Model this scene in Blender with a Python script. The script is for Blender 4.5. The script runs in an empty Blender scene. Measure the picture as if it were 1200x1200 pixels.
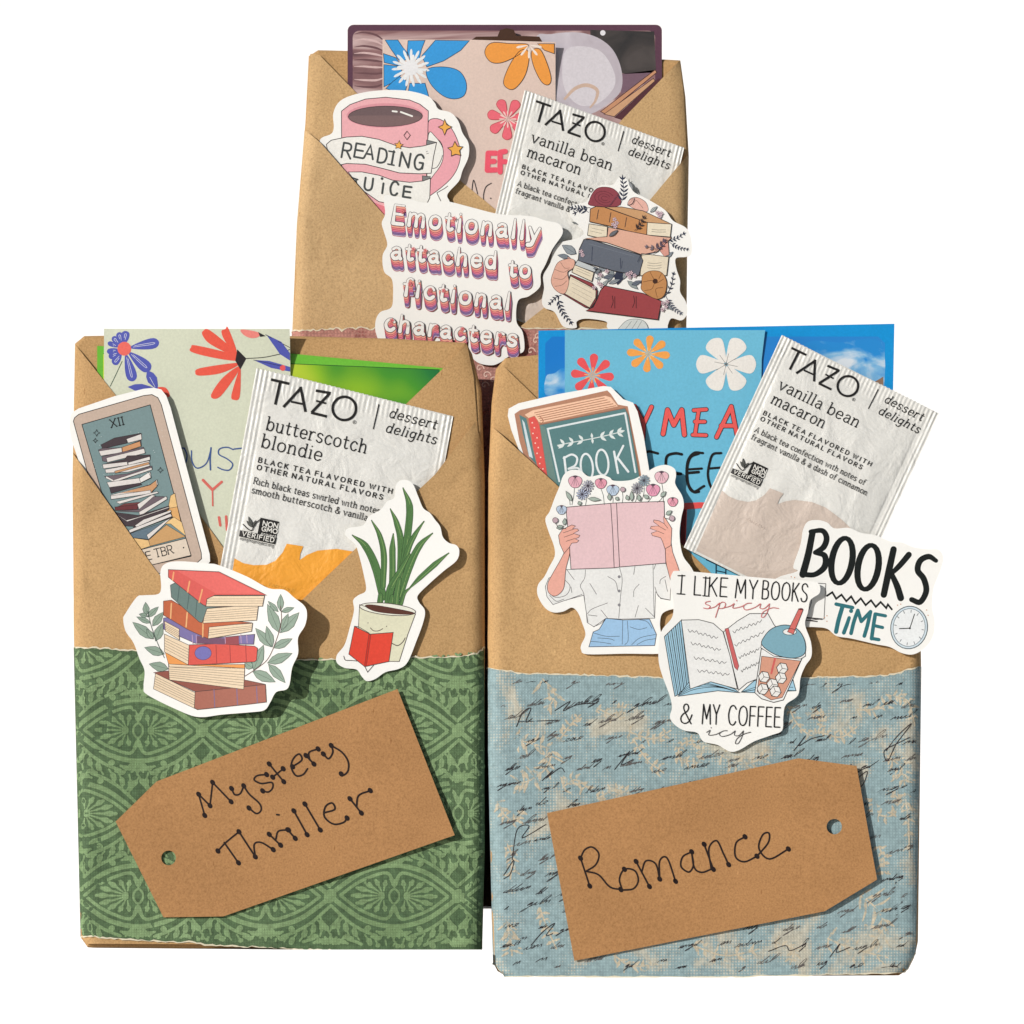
import bpy, bmesh, math, random
from mathutils import Vector, Matrix, noise
from mathutils.geometry import tessellate_polygon
random.seed(7)
sc = bpy.context.scene
C = sc.collection
S = 0.0003          # metres per unit of the layout grid (0.3 mm)
DC = 4000.0         # camera distance in grid units (1.2 m)
HY = 1149.0         # grid row at the camera's height
# ------------------------------------------------ camera, sky, sun, exposure
cam = bpy.data.cameras.new('camera'); co = bpy.data.objects.new('camera', cam); C.objects.link(co)
co.location = (0, -DC*S, 0); co.rotation_euler = (math.radians(90), 0, 0)
cam.sensor_width = 36; cam.lens = 36*DC/1200.0; cam.shift_y = (HY-600)/1200.0
cam.clip_start = 0.05; cam.clip_end = 100
sc.camera = co
LV = Vector((-1.0, -0.92, 0.46)).normalized()
EL = math.asin(LV.z); AZ = math.atan2(LV.x, LV.y)
w = bpy.data.worlds.new('World'); sc.world = w; w.use_nodes = True
nt = w.node_tree; bg = nt.nodes['Background']
sky = nt.nodes.new('ShaderNodeTexSky'); sky.sky_type = 'NISHITA'; sky.sun_disc = False
sky.sun_elevation = EL; sky.sun_rotation = AZ % (2*math.pi)
nt.links.new(sky.outputs[0], bg.inputs[0]); bg.inputs[1].default_value = 0.05
sl = bpy.data.lights.new('sun', 'SUN'); so = bpy.data.objects.new('sun', sl); C.objects.link(so)
sl.energy = 4.6; sl.angle = math.radians(0.5); sl.color = (1.0, 0.98, 0.95)
so.rotation_euler = LV.to_track_quat('Z', 'Y').to_euler()
sc.view_settings.view_transform = 'Standard'; sc.view_settings.look = 'None'
sc.view_settings.exposure = -0.22; sc.view_settings.gamma = 1.0

# ------------------------------------------------ materials
def lin(c): 
    c = c/255.0
    return c/12.92 if c <= 0.04045 else ((c+0.055)/1.055)**2.4
def col(rgb, k=1.13): return tuple(min(0.9, lin(v)/k) for v in rgb)+(1.0,)
_m = {}
def nodes_mat(name):
    m = bpy.data.materials.new(name); m.use_nodes = True
    return m, m.node_tree, m.node_tree.nodes['Principled BSDF']
def N(t, kind, **kw):
    n = t.nodes.new(kind)
    for k, v in kw.items():
        if k[0].islower(): setattr(n, k, v)
        else: n.inputs[k].default_value = v
    return n
def ramp(t, fac, stops):
    r = t.nodes.new('ShaderNodeValToRGB'); e = r.color_ramp.elements
    while len(e) < len(stops): e.new(0.5)
    for i, (p, c) in enumerate(stops): e[i].position = p; e[i].color = c if len(c) == 4 else tuple(c)+(1,)
    t.links.new(fac, r.inputs[0]); return r
def mix(t, mode, fac, a, b):
    n = t.nodes.new('ShaderNodeMix'); n.data_type = 'RGBA'; n.blend_type = mode
    for s, v in ((0, fac), (6, a), (7, b)):
        if isinstance(v, (int, float, tuple)): n.inputs[s].default_value = v
        else: t.links.new(v, n.inputs[s])
    return n.outputs[2]
def bump(t, p, h, strength=0.3, dist=0.0004):
    b = t.nodes.new('ShaderNodeBump'); b.inputs['Strength'].default_value = strength; b.inputs['Distance'].default_value = dist
    t.links.new(h, b.inputs['Height']); t.links.new(b.outputs[0], p.inputs['Normal']); return b
def coords(t): return t.nodes.new('ShaderNodeTexCoord').outputs['Object']
def ink(rgb, rough=0.42, grain=0.10):
    key = (tuple(rgb), rough, grain)
    if key in _m: return _m[key]
    m, t, p = nodes_mat('printed_paper'); c = col(rgb, 1.06)
    co_ = coords(t); n = N(t, 'ShaderNodeTexNoise', Scale=1400.0, Detail=3.0); t.links.new(co_, n.inputs['Vector'])
    n2 = N(t, 'ShaderNodeTexNoise', Scale=60.0, Detail=3.0); t.links.new(co_, n2.inputs['Vector'])
    r = ramp(t, n.outputs[0], [(0.3, (1-grain,)*3), (0.7, (1+0*grain,)*3)])
    r2 = ramp(t, n2.outputs[0], [(0.3, (1-grain*0.5,)*3), (0.7, (1,)*3)])
    o = mix(t, 'MULTIPLY', 1.0, c, r.outputs[0]); o = mix(t, 'MULTIPLY', 1.0, o, r2.outputs[0])
    t.links.new(o, p.inputs['Base Color']); p.inputs['Roughness'].default_value = rough
    p.inputs['Specular IOR Level'].default_value = 0.3
    _m[key] = m; return m
def kraft(rgb=(201,163,112), name='kraft_paper', flecks=True, strength=0.35, sc_=1.0):
    key = ('k', rgb, name)
    if key in _m: return _m[key]
    m, t, p = nodes_mat(name); co_ = coords(t); c = col(rgb)
    n = N(t, 'ShaderNodeTexNoise', Scale=1500.0*sc_, Detail=5.0, Roughness=0.7); t.links.new(co_, n.inputs['Vector'])
    big = N(t, 'ShaderNodeTexNoise', Scale=28.0, Detail=4.0); t.links.new(co_, big.inputs['Vector'])
    r = ramp(t, n.outputs[0], [(0.28, (0.68,0.64,0.60)), (0.5, (0.97,0.97,0.97)), (0.72, (1.17,1.18,1.2))])
    rb = ramp(t, big.outputs[0], [(0.3, (0.88,0.87,0.85)), (0.7, (1.05,1.05,1.05))])
    o = mix(t, 'MULTIPLY', 1.0, c, r.outputs[0]); o = mix(t, 'MULTIPLY', 1.0, o, rb.outputs[0])
    mp = N(t, 'ShaderNodeMapping'); mp.inputs['Scale'].default_value = (1, 1, 0.3); t.links.new(co_, mp.inputs[0])
    f = N(t, 'ShaderNodeTexNoise', Scale=620.0, Detail=2.0); t.links.new(mp.outputs[0], f.inputs['Vector'])
    rf = ramp(t, f.outputs[0], [(0.2, (0.6,0.5,0.4)), (0.26, (1,1,1)), (0.72, (1,1,1)), (0.8, (1.25,1.3,1.35))])
    if flecks: o = mix(t, 'MULTIPLY', 0.8, o, rf.outputs[0])
    t.links.new(o, p.inputs['Base Color']); p.inputs['Roughness'].default_value = 0.75
    p.inputs['Specular IOR Level'].default_value = 0.25
    bw = mix(t, 'ADD', 1.0, n.outputs[0], big.outputs[0])
    bump(t, p, bw, strength, 0.0003)
    _m[key] = m; return m
def woven(rgb, rgb2, name, period=0.00125, blotch=None, depth=0.25, dist=0.45):
    """printed textured scrapbook paper: cloth-like relief, worn ink, optional blotches of a second ink"""
    m, t, p = nodes_mat(name); co_ = coords(t); c = col(rgb); c2 = col(rgb2)
    s = 0.314/period
    wx = N(t, 'ShaderNodeTexWave', Scale=s, Distortion=0.6); wx.bands_direction = 'X'
    wz = N(t, 'ShaderNodeTexWave', Scale=s, Distortion=0.6); wz.bands_direction = 'Z'
    for q in (wx, wz): q.inputs['Detail Scale'].default_value = 3.0; t.links.new(co_, q.inputs['Vector'])
    wv = mix(t, 'MULTIPLY', 1.0, wx.outputs[0], wz.outputs[0])
    n = N(t, 'ShaderNodeTexNoise', Scale=500.0, Detail=5.0, Roughness=0.75); t.links.new(co_, n.inputs['Vector'])
    big = N(t, 'ShaderNodeTexNoise', Scale=35.0, Detail=5.0, Roughness=0.6); t.links.new(co_, big.inputs['Vector'])
    if blotch:
        b1 = N(t, 'ShaderNodeTexNoise', Scale=blotch, Detail=5.0, Roughness=0.6, Distortion=0.8); t.links.new(co_, b1.inputs['Vector'])
        bb = mix(t, 'OVERLAY', 0.12, b1.outputs[0], wv)
        rb = ramp(t, bb, [(0.51, (0,0,0)), (0.58, (0.7,)*3), (0.75, (0.9,)*3)])
        base = mix(t, 'MIX', rb.outputs[0], c, c2)
    else:
        rb = ramp(t, big.outputs[0], [(0.35, (0,0,0)), (0.65, (1,1,1))])
        base = mix(t, 'MIX', rb.outputs[0], c, c2)
    r = ramp(t, n.outputs[0], [(0.3, (1-dist,)*3), (0.65, (1.1,)*3)])
    base = mix(t, 'MULTIPLY', 1.0, base, r.outputs[0])
    rw = ramp(t, wv, [(0.0, (1-depth,)*3), (0.5, (1.08,)*3)])
    base = mix(t, 'MULTIPLY', 1.0, base, rw.outputs[0])
    t.links.new(base, p.inputs['Base Color']); p.inputs['Roughness'].default_value = 0.7
    p.inputs['Specular IOR Level'].default_value = 0.25
    bump(t, p, wv, 0.35, 0.0002)
    return m
def sachet_paper(rgb=(231,230,225)):
    key = ('s', rgb)
    if key in _m: return _m[key]
    m, t, p = nodes_mat('sachet_paper'); co_ = coords(t)
    n = N(t, 'ShaderNodeTexNoise', Scale=90.0, Detail=4.0, Distortion=1.2); t.links.new(co_, n.inputs['Vector'])
    f = N(t, 'ShaderNodeTexNoise', Scale=900.0, Detail=3.0); t.links.new(co_, f.inputs['Vector'])
    r = ramp(t, f.outputs[0], [(0.3, (0.94,)*3), (0.7, (1.0,)*3)])
    o = mix(t, 'MULTIPLY', 1.0, col(rgb), r.outputs[0])
    t.links.new(o, p.inputs['Base Color']); p.inputs['Roughness'].default_value = 0.38
    p.inputs['Specular IOR Level'].default_value = 0.4
    bump(t, p, mix(t, 'MIX', 0.10, n.outputs[0], f.outputs[0]), 0.42, 0.0024)
    _m[key] = m; return m
def grad_print(name, stops, kx, ky, nz, scale=14.0, off=0.0):
    m, t, p = nodes_mat(name); co_ = coords(t)
    sp = N(t, 'ShaderNodeSeparateXYZ'); t.links.new(co_, sp.inputs[0])
    n = N(t, 'ShaderNodeTexNoise', Scale=scale, Detail=1.5); t.links.new(co_, n.inputs['Vector'])
    def mul(a, k, b):
        q = N(t, 'ShaderNodeMath', operation='MULTIPLY_ADD'); t.links.new(a, q.inputs[0]); q.inputs[1].default_value = k
        if isinstance(b, float): q.inputs[2].default_value = b
        else: t.links.new(b, q.inputs[2])
        return q.outputs[0]
    f = mul(n.outputs[0], nz, mul(sp.outputs['X'], kx, mul(sp.outputs['Z'], ky, off+0.5-nz/2)))
    r = ramp(t, f, [(a, col(c)) for a, c in stops]); t.links.new(r.outputs[0], p.inputs['Base Color']); p.inputs['Roughness'].default_value = 0.3
    return m
def photo_print(name, stops, scale, axis='Z', detail=4.0, dist=1.0, stretch=(1,1,1), rough=0.3):
    m, t, p = nodes_mat(name); co_ = coords(t)
    mp = N(t, 'ShaderNodeMapping'); mp.inputs['Scale'].default_value = stretch; t.links.new(co_, mp.inputs[0])
    n = N(t, 'ShaderNodeTexNoise', Scale=scale, Detail=detail, Distortion=dist); t.links.new(mp.outputs[0], n.inputs['Vector'])
    r = ramp(t, n.outputs[0], [(a, col(c)) for a, c in stops])
    t.links.new(r.outputs[0], p.inputs['Base Color']); p.inputs['Roughness'].default_value = rough
    return m

# ------------------------------------------------ geometry helpers
def catmull(pts, n=6, closed=False):
    P = [Vector((p[0], p[1])) for p in pts]; L = len(P)
    if L < 3: return P
    out = []
    rng = range(L) if closed else range(L-1)
    for i in rng:
        p0 = P[(i-1) % L] if closed or i > 0 else P[0]*2-P[1]
        p1 = P[i]; p2 = P[(i+1) % L]
        p3 = P[(i+2) % L] if closed or i+2 < L else P[-1]*2-P[-2]
        for k in range(n):
            t = k/n
            out.append(0.5*((2*p1)+(p2-p0)*t+(2*p0-5*p1+4*p2-p3)*t*t+(3*p1-p0-3*p2+p3)*t**3))
    if not closed: out.append(P[-1].copy())
    return out
def area(P):
    return 0.5*sum(P[i][0]*P[(i+1) % len(P)][1]-P[(i+1) % len(P)][0]*P[i][1] for i in range(len(P)))
def inside(P, x, y):
    c = False; j = len(P)-1
    for i in range(len(P)):
        if (P[i][1] > y) != (P[j][1] > y) and x < (P[j][0]-P[i][0])*(y-P[i][1])/(P[j][1]-P[i][1])+P[i][0]: c = not c
        j = i
    return c
def tess(loops, step=None):
    V = [v for l in loops for v in l]
    tr = tessellate_polygon([[Vector((v[0], v[1], 0)) for v in l] for l in loops])
    bm = bmesh.new(); vs = [bm.verts.new((v[0], v[1], 0)) for v in V]
    for a, b, c in tr:
        if len({a, b, c}) == 3:
            try: bm.faces.new((vs[a], vs[b], vs[c]))
            except ValueError: pass
    if step:
        xs = [v[0] for v in V]; ys = [v[1] for v in V]
        for ax, lo, hi in ((0, min(xs), max(xs)), (1, min(ys), max(ys))):
            k = math.ceil(lo/step)*step
            while k < hi:
                pc = Vector((k, 0, 0)) if ax == 0 else Vector((0, k, 0)); pn = Vector((1, 0, 0)) if ax == 0 else Vector((0, 1, 0))
                bmesh.ops.bisect_plane(bm, geom=bm.verts[:]+bm.edges[:]+bm.faces[:], dist=1e-4, plane_co=pc, plane_no=pn)
                k += step
    return bm

class Part:
    def __init__(s, thing, name, parent=None): s.v = []; s.f = []; s.m = []; s.mi = []; s.name = name; s.parent = parent; s.smooth = False; s.label = None
class Thing:
    """one object of the scene, laid out on its own sheet; rgn frames let coordinates be typed in the zoomed view's units"""
    def __init__(s, name, label, cat, group=None, dref=0.0, D=None, wob=0.0):
        s.name = name; s.label = label; s.cat = cat; s.group = group; s.dref = dref
        s.D = D or (lambda x, y: 0.0); s.parts = []; s.z = 0.0; s.fr = (0, 0, 1.0); s.seg = None
        s.curved = None
    def frame(s, x, y, k): s.fr = (x, y, k); return s
    def T(s, p): return Vector((s.fr[0]+p[0]*s.fr[2], s.fr[1]+p[1]*s.fr[2]))
    def part(s, name, parent=None):
        p = Part(s, name, parent); s.parts.append(p); s.cur = p; return p
    def W(s, x, y, lift=0.0, depth=None):
        k = 1+s.dref/DC
        d = s.dref+(s.D(x, y) if depth is None else depth)-lift
        return ((x-600)*S*k, d*S, (HY-y)*S*k)
    def mid(s, mat):
        p = s.cur
        if mat not in p.m: p.m.append(mat)
        return p.m.index(mat)
    def addbm(s, bm, lift, mat, flip=False):
        p = s.cur; b = len(p.v); i = s.mid(mat)
        bm.verts.ensure_lookup_table(); bm.verts.index_update()
        for v in bm.verts: p.v.append(s.W(v.co.x, v.co.y, lift))
        for f in bm.faces:
            n = [b+v.index for v in f.verts]
            a = area([(v.co.x, v.co.y) for v in f.verts])
            if (a > 0) == (not flip): n.reverse()
            # rows run down the sheet, so positive area faces away from the camera
            n.reverse()
            p.f.append(n); p.mi.append(i)
    def fill(s, pts, c, smooth=False, out=None, oc=(45,40,42), closed=True, step=None, holes=(), raw=False, n=5):
        P = [Vector(q) for q in pts] if raw else [s.T(q) for q in pts]
        if smooth: P = catmull(P, n, True)
        mat = c if isinstance(c, bpy.types.Material) else ink(c)
        s.z += 0.005
        bm = tess([P]+[h for h in holes], step or s.curved); s.addbm(bm, s.z, mat); bm.free()
        if out: s.stroke(P, out, oc, closed=True, raw=True)
        return P
    def slab(s, pts, thick, mat, smooth=False, step=None, holes=(), raw=False, edge=None, n=6):
        P = [Vector(q) for q in pts] if raw else [s.T(q) for q in pts]
        if smooth: P = catmull(P, n, True)
        bm = tess([P]+list(holes), step or s.curved)
        s.addbm(bm, thick, mat); s.addbm(bm, 0.0, mat, flip=True)
        p = s.cur; i = s.mid(edge or mat)
        for e in bm.edges:
            if len(e.link_faces) == 1:
                a, b2 = e.verts; q = len(p.v)
                p.v += [s.W(a.co.x, a.co.y, 0), s.W(b2.co.x, b2.co.y, 0), s.W(b2.co.x, b2.co.y, thick), s.W(a.co.x, a.co.y, thick)]
                p.f.append([q, q+1, q+2, q+3]); p.mi.append(i)
        bm.free(); s.z = max(s.z, thick)
        return P
    def stroke(s, pts, w_, c, smooth=False, closed=False, raw=False, lift=None, round_=True, n=6):
        P = [Vector(q) for q in pts] if raw else [s.T(q) for q in pts]
        ws = w_ if isinstance(w_, (list, tuple)) else None
        if smooth and len(P) > 2:
            if ws:
                m_ = len(P); Q = catmull(P, n, closed); ws = [ws[min(int(i/n), m_-1)]*(1-(i % n)/n)+ws[min(int(i/n)+1, m_-1)]*((i % n)/n) for i in range(len(Q))]; P = Q
            else: P = catmull(P, n, closed)
        Q = [P[0]]; W_ = [ws[0] if ws else w_]
        for i, q in enumerate(P[1:]):
            if (q-Q[-1]).length > 1e-3: Q.append(q); W_.append(ws[i+1] if ws else w_)
        if closed and len(Q) > 2 and (Q[0]-Q[-1]).length < 1e-3: Q.pop(); W_.pop()
        if len(Q) < 2: return
        if lift is None: s.z += 0.004; lift = s.z
        mat = c if isinstance(c, bpy.types.Material) else ink(c)
        p = s.cur; mi = s.mid(mat); L = len(Q); b = len(p.v)
        if s.curved:   # keep long strokes on the curved sheet
            R = []; RW = []
            for i in range(L-1):
                k = max(1, int((Q[i+1]-Q[i]).length/s.curved))
                for j in range(k): R.append(Q[i].lerp(Q[i+1], j/k)); RW.append(W_[i]+(W_[i+1]-W_[i])*j/k)
            R.append(Q[-1]); RW.append(W_[-1]); Q = R; W_ = RW; L = len(Q)
        for i in range(L):
            a = Q[(i-1) % L] if closed or i > 0 else None; d = Q[(i+1) % L] if closed or i < L-1 else None
            t1 = (Q[i]-a).normalized() if a is not None else None; t2 = (d-Q[i]).normalized() if d is not None else None
            if t1 is None: t1 = t2
            if t2 is None: t2 = t1
            t = t1+t2
            t = t.normalized() if t.length > 0.05 else t1
            nn = Vector((-t.y, t.x)); h = W_[i]/2/max(0.55, abs(nn.dot(Vector((-t1.y, t1.x)))))
            l2 = lift+0.0003*(i % 40)
            p.v.append(s.W(Q[i].x+nn.x*h, Q[i].y+nn.y*h, l2)); p.v.append(s.W(Q[i].x-nn.x*h, Q[i].y-nn.y*h, l2))
        for i in range(L if closed else L-1):
            j = (i+1) % L
            p.f.append([b+2*i, b+2*j, b+2*j+1, b+2*i+1]); p.mi.append(mi)
        if not closed and round_ and max(W_) > 0.9:
            for q, r, hh in ((Q[0], (Q[0]-Q[1]), W_[0]/2), (Q[-1], (Q[-1]-Q[-2]), W_[-1]/2)):
                if hh < 0.25: continue
                a0 = math.atan2(r.y, r.x); b = len(p.v)
                ll = lift if q is Q[0] else lift+0.0003*((L-1) % 40)
                p.v.append(s.W(q.x, q.y, ll))
                for k in range(7):
                    a = a0-math.pi/2+math.pi*k/6; p.v.append(s.W(q.x+math.cos(a)*hh, q.y+math.sin(a)*hh, ll))
                for k in range(6): p.f.append([b, b+2+k, b+1+k]); p.mi.append(mi)
    def dot(s, p_, r, c, raw=False, ry=None, rot=0):
        q = Vector(p_) if raw else s.T(p_); ry = ry or r
        P = []
        for k in range(14):
            a = 2*math.pi*k/14; x = math.cos(a)*r; y = math.sin(a)*ry
            P.append((q.x+x*math.cos(rot)-y*math.sin(rot), q.y+x*math.sin(rot)+y*math.cos(rot)))
        s.fill(P, c, raw=True, step=None)
    def ell(s, c_, rx, ry, c, rot=0, out=None, oc=(45,40,42), n=28, a0=0, a1=360):
        P = []
        for k in range(n):
            a = math.radians(a0+(a1-a0)*k/(n if a1-a0 == 360 else n-1)); x = math.cos(a)*rx; y = math.sin(a)*ry; r = math.radians(rot)
            P.append((c_[0]+x*math.cos(r)-y*math.sin(r), c_[1]+x*math.sin(r)+y*math.cos(r)))
        if c is not None: s.fill(P, c, out=out, oc=oc)
        elif out: s.stroke(P, out, oc, closed=(a1-a0 == 360))
        return P
    def leaf(s, a, b, wd, c, out=None, oc=(45,45,50), vein=False):
        a = Vector(a); b = Vector(b); d = b-a; n = Vector((-d.y, d.x)).normalized()*wd/2
        P = [a, a+d*0.25+n*0.8, a+d*0.5+n, a+d*0.8+n*0.5, b, a+d*0.8-n*0.5, a+d*0.5-n, a+d*0.25-n*0.8]
        s.fill(P, c, out=out, oc=oc)
        if vein: s.stroke([a, a+d*0.85], 0.35, oc)
    def sprig(s, a, b, n, ln, wd, c, sw=0.6, ang=45, out=None, oc=(45,45,50), bend=0.1):
        a = Vector(a); b = Vector(b); d = b-a; nn = Vector((-d.y, d.x))*bend
        P = [a+d*t+nn*math.sin(t*math.pi) for t in [i/8 for i in range(9)]]
        s.stroke(P, sw, oc if out else c, smooth=True)
        for i in range(n):
            t = 0.2+0.8*i/max(1, n-1); q = a+d*t+nn*math.sin(t*math.pi); u = d.normalized()
            for sg in (-1, 1):
                an = math.radians(ang)*sg; e = Vector((u.x*math.cos(an)-u.y*math.sin(an), u.x*math.sin(an)+u.y*math.cos(an)))
                k = 1-0.35*t
                s.leaf(q, q+e*ln*k, wd*k, c, out, oc)
        s.leaf(b-d.normalized()*ln*0.2, b+d.normalized()*ln*0.8, wd*0.7, c, out, oc)
    def petals(s, c_, r0, r1, n, wd, c, a0=0, out=None, oc=(45,40,42), squash=1.0, only=None):
        for k in range(n):
            if only and k not in only: continue
            a = math.radians(a0)+2*math.pi*k/n; u = Vector((math.cos(a), math.sin(a)*squash)); v = Vector((-u.y, u.x)).normalized()
            q = Vector(c_)
            P = [q+u*r0, q+u*(r0+(r1-r0)*0.5)+v*wd*0.38, q+u*(r0+(r1-r0)*0.85)+v*wd*0.46, q+u*r1, q+u*(r0+(r1-r0)*0.85)-v*wd*0.46, q+u*(r0+(r1-r0)*0.5)-v*wd*0.38]
            s.fill(P, c, smooth=True, out=out, oc=oc, n=4)
    def text(s, st, p0, p1, h, wt, c, serif=False, slant=0.0, wfn=None, off=(0, 0), up=None, over=None, gap=2.2, jit=0):
        """fits a written line between two baseline points; h = capital height in frame units, wt = stroke in grid units"""
        p0 = Vector(p0); p1 = Vector(p1); tot = 0
        for ch in st: tot += (4.2 if ch == ' ' else GL[ch][0]+gap)
        tot -= gap; u = (p1-p0)/tot; n = Vector((u.y, -u.x)).normalized()*h/10.0 if up is None else Vector(up)*h/10.0
        n = n+(p1-p0).normalized()*slant*h/10.0
        s.z += 0.006; x = 0.0; o = Vector(off); z0 = s.z; rr = random.Random(len(st))
        for ch in st:
            if ch == ' ': x += 4.2; continue
            adv, strokes, ser = GL[ch]
            dy = rr.uniform(-jit, jit)
            for k, (sm, P) in enumerate(strokes+(ser if serif else [])):
                issf = k >= len(strokes)
                Q = [p0+u*(x+a)+n*(b+dy)+o for a, b in P]
                ww = wt
                if wfn and not issf: ww = [wfn(b)*wt for a, b in P]
                if issf: ww = wt*0.8
                s.stroke(Q, ww, c, smooth=sm, lift=z0+0.003*k, n=4, round_=not issf)
            x += adv+gap
        s.z = z0+0.02
    def build(s):
        allv = [v for p in s.parts for v in p.v]
        zs = min(v[2] for v in allv); xs = (min(v[0] for v in allv)+max(v[0] for v in allv))/2; ys = max(v[1] for v in allv)
        o = Vector((xs, ys, zs)); objs = {}
        e = bpy.data.objects.new(s.name, None); e.location = o; e.empty_display_size = 0.01; C.objects.link(e)
        e['label'] = s.label; e['category'] = s.cat
        if s.group: e['group'] = s.group
        for p in s.parts:
            if not p.v: continue
            me = bpy.data.meshes.new(p.name); me.from_pydata([Vector(v)-o for v in p.v], [], p.f)
            for m in p.m: me.materials.append(m)
            me.polygons.foreach_set('material_index', p.mi)
            if p.smooth: me.polygons.foreach_set('use_smooth', [True]*len(me.polygons))
            ob = bpy.data.objects.new(p.name, me); C.objects.link(ob)
            ob.parent = objs[p.parent] if p.parent else e
            if p.label: ob['label'] = p.label
            if getattr(p, 'kind', None): ob['kind'] = p.kind
            objs[p] = ob
        s.obj = e; return e

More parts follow.
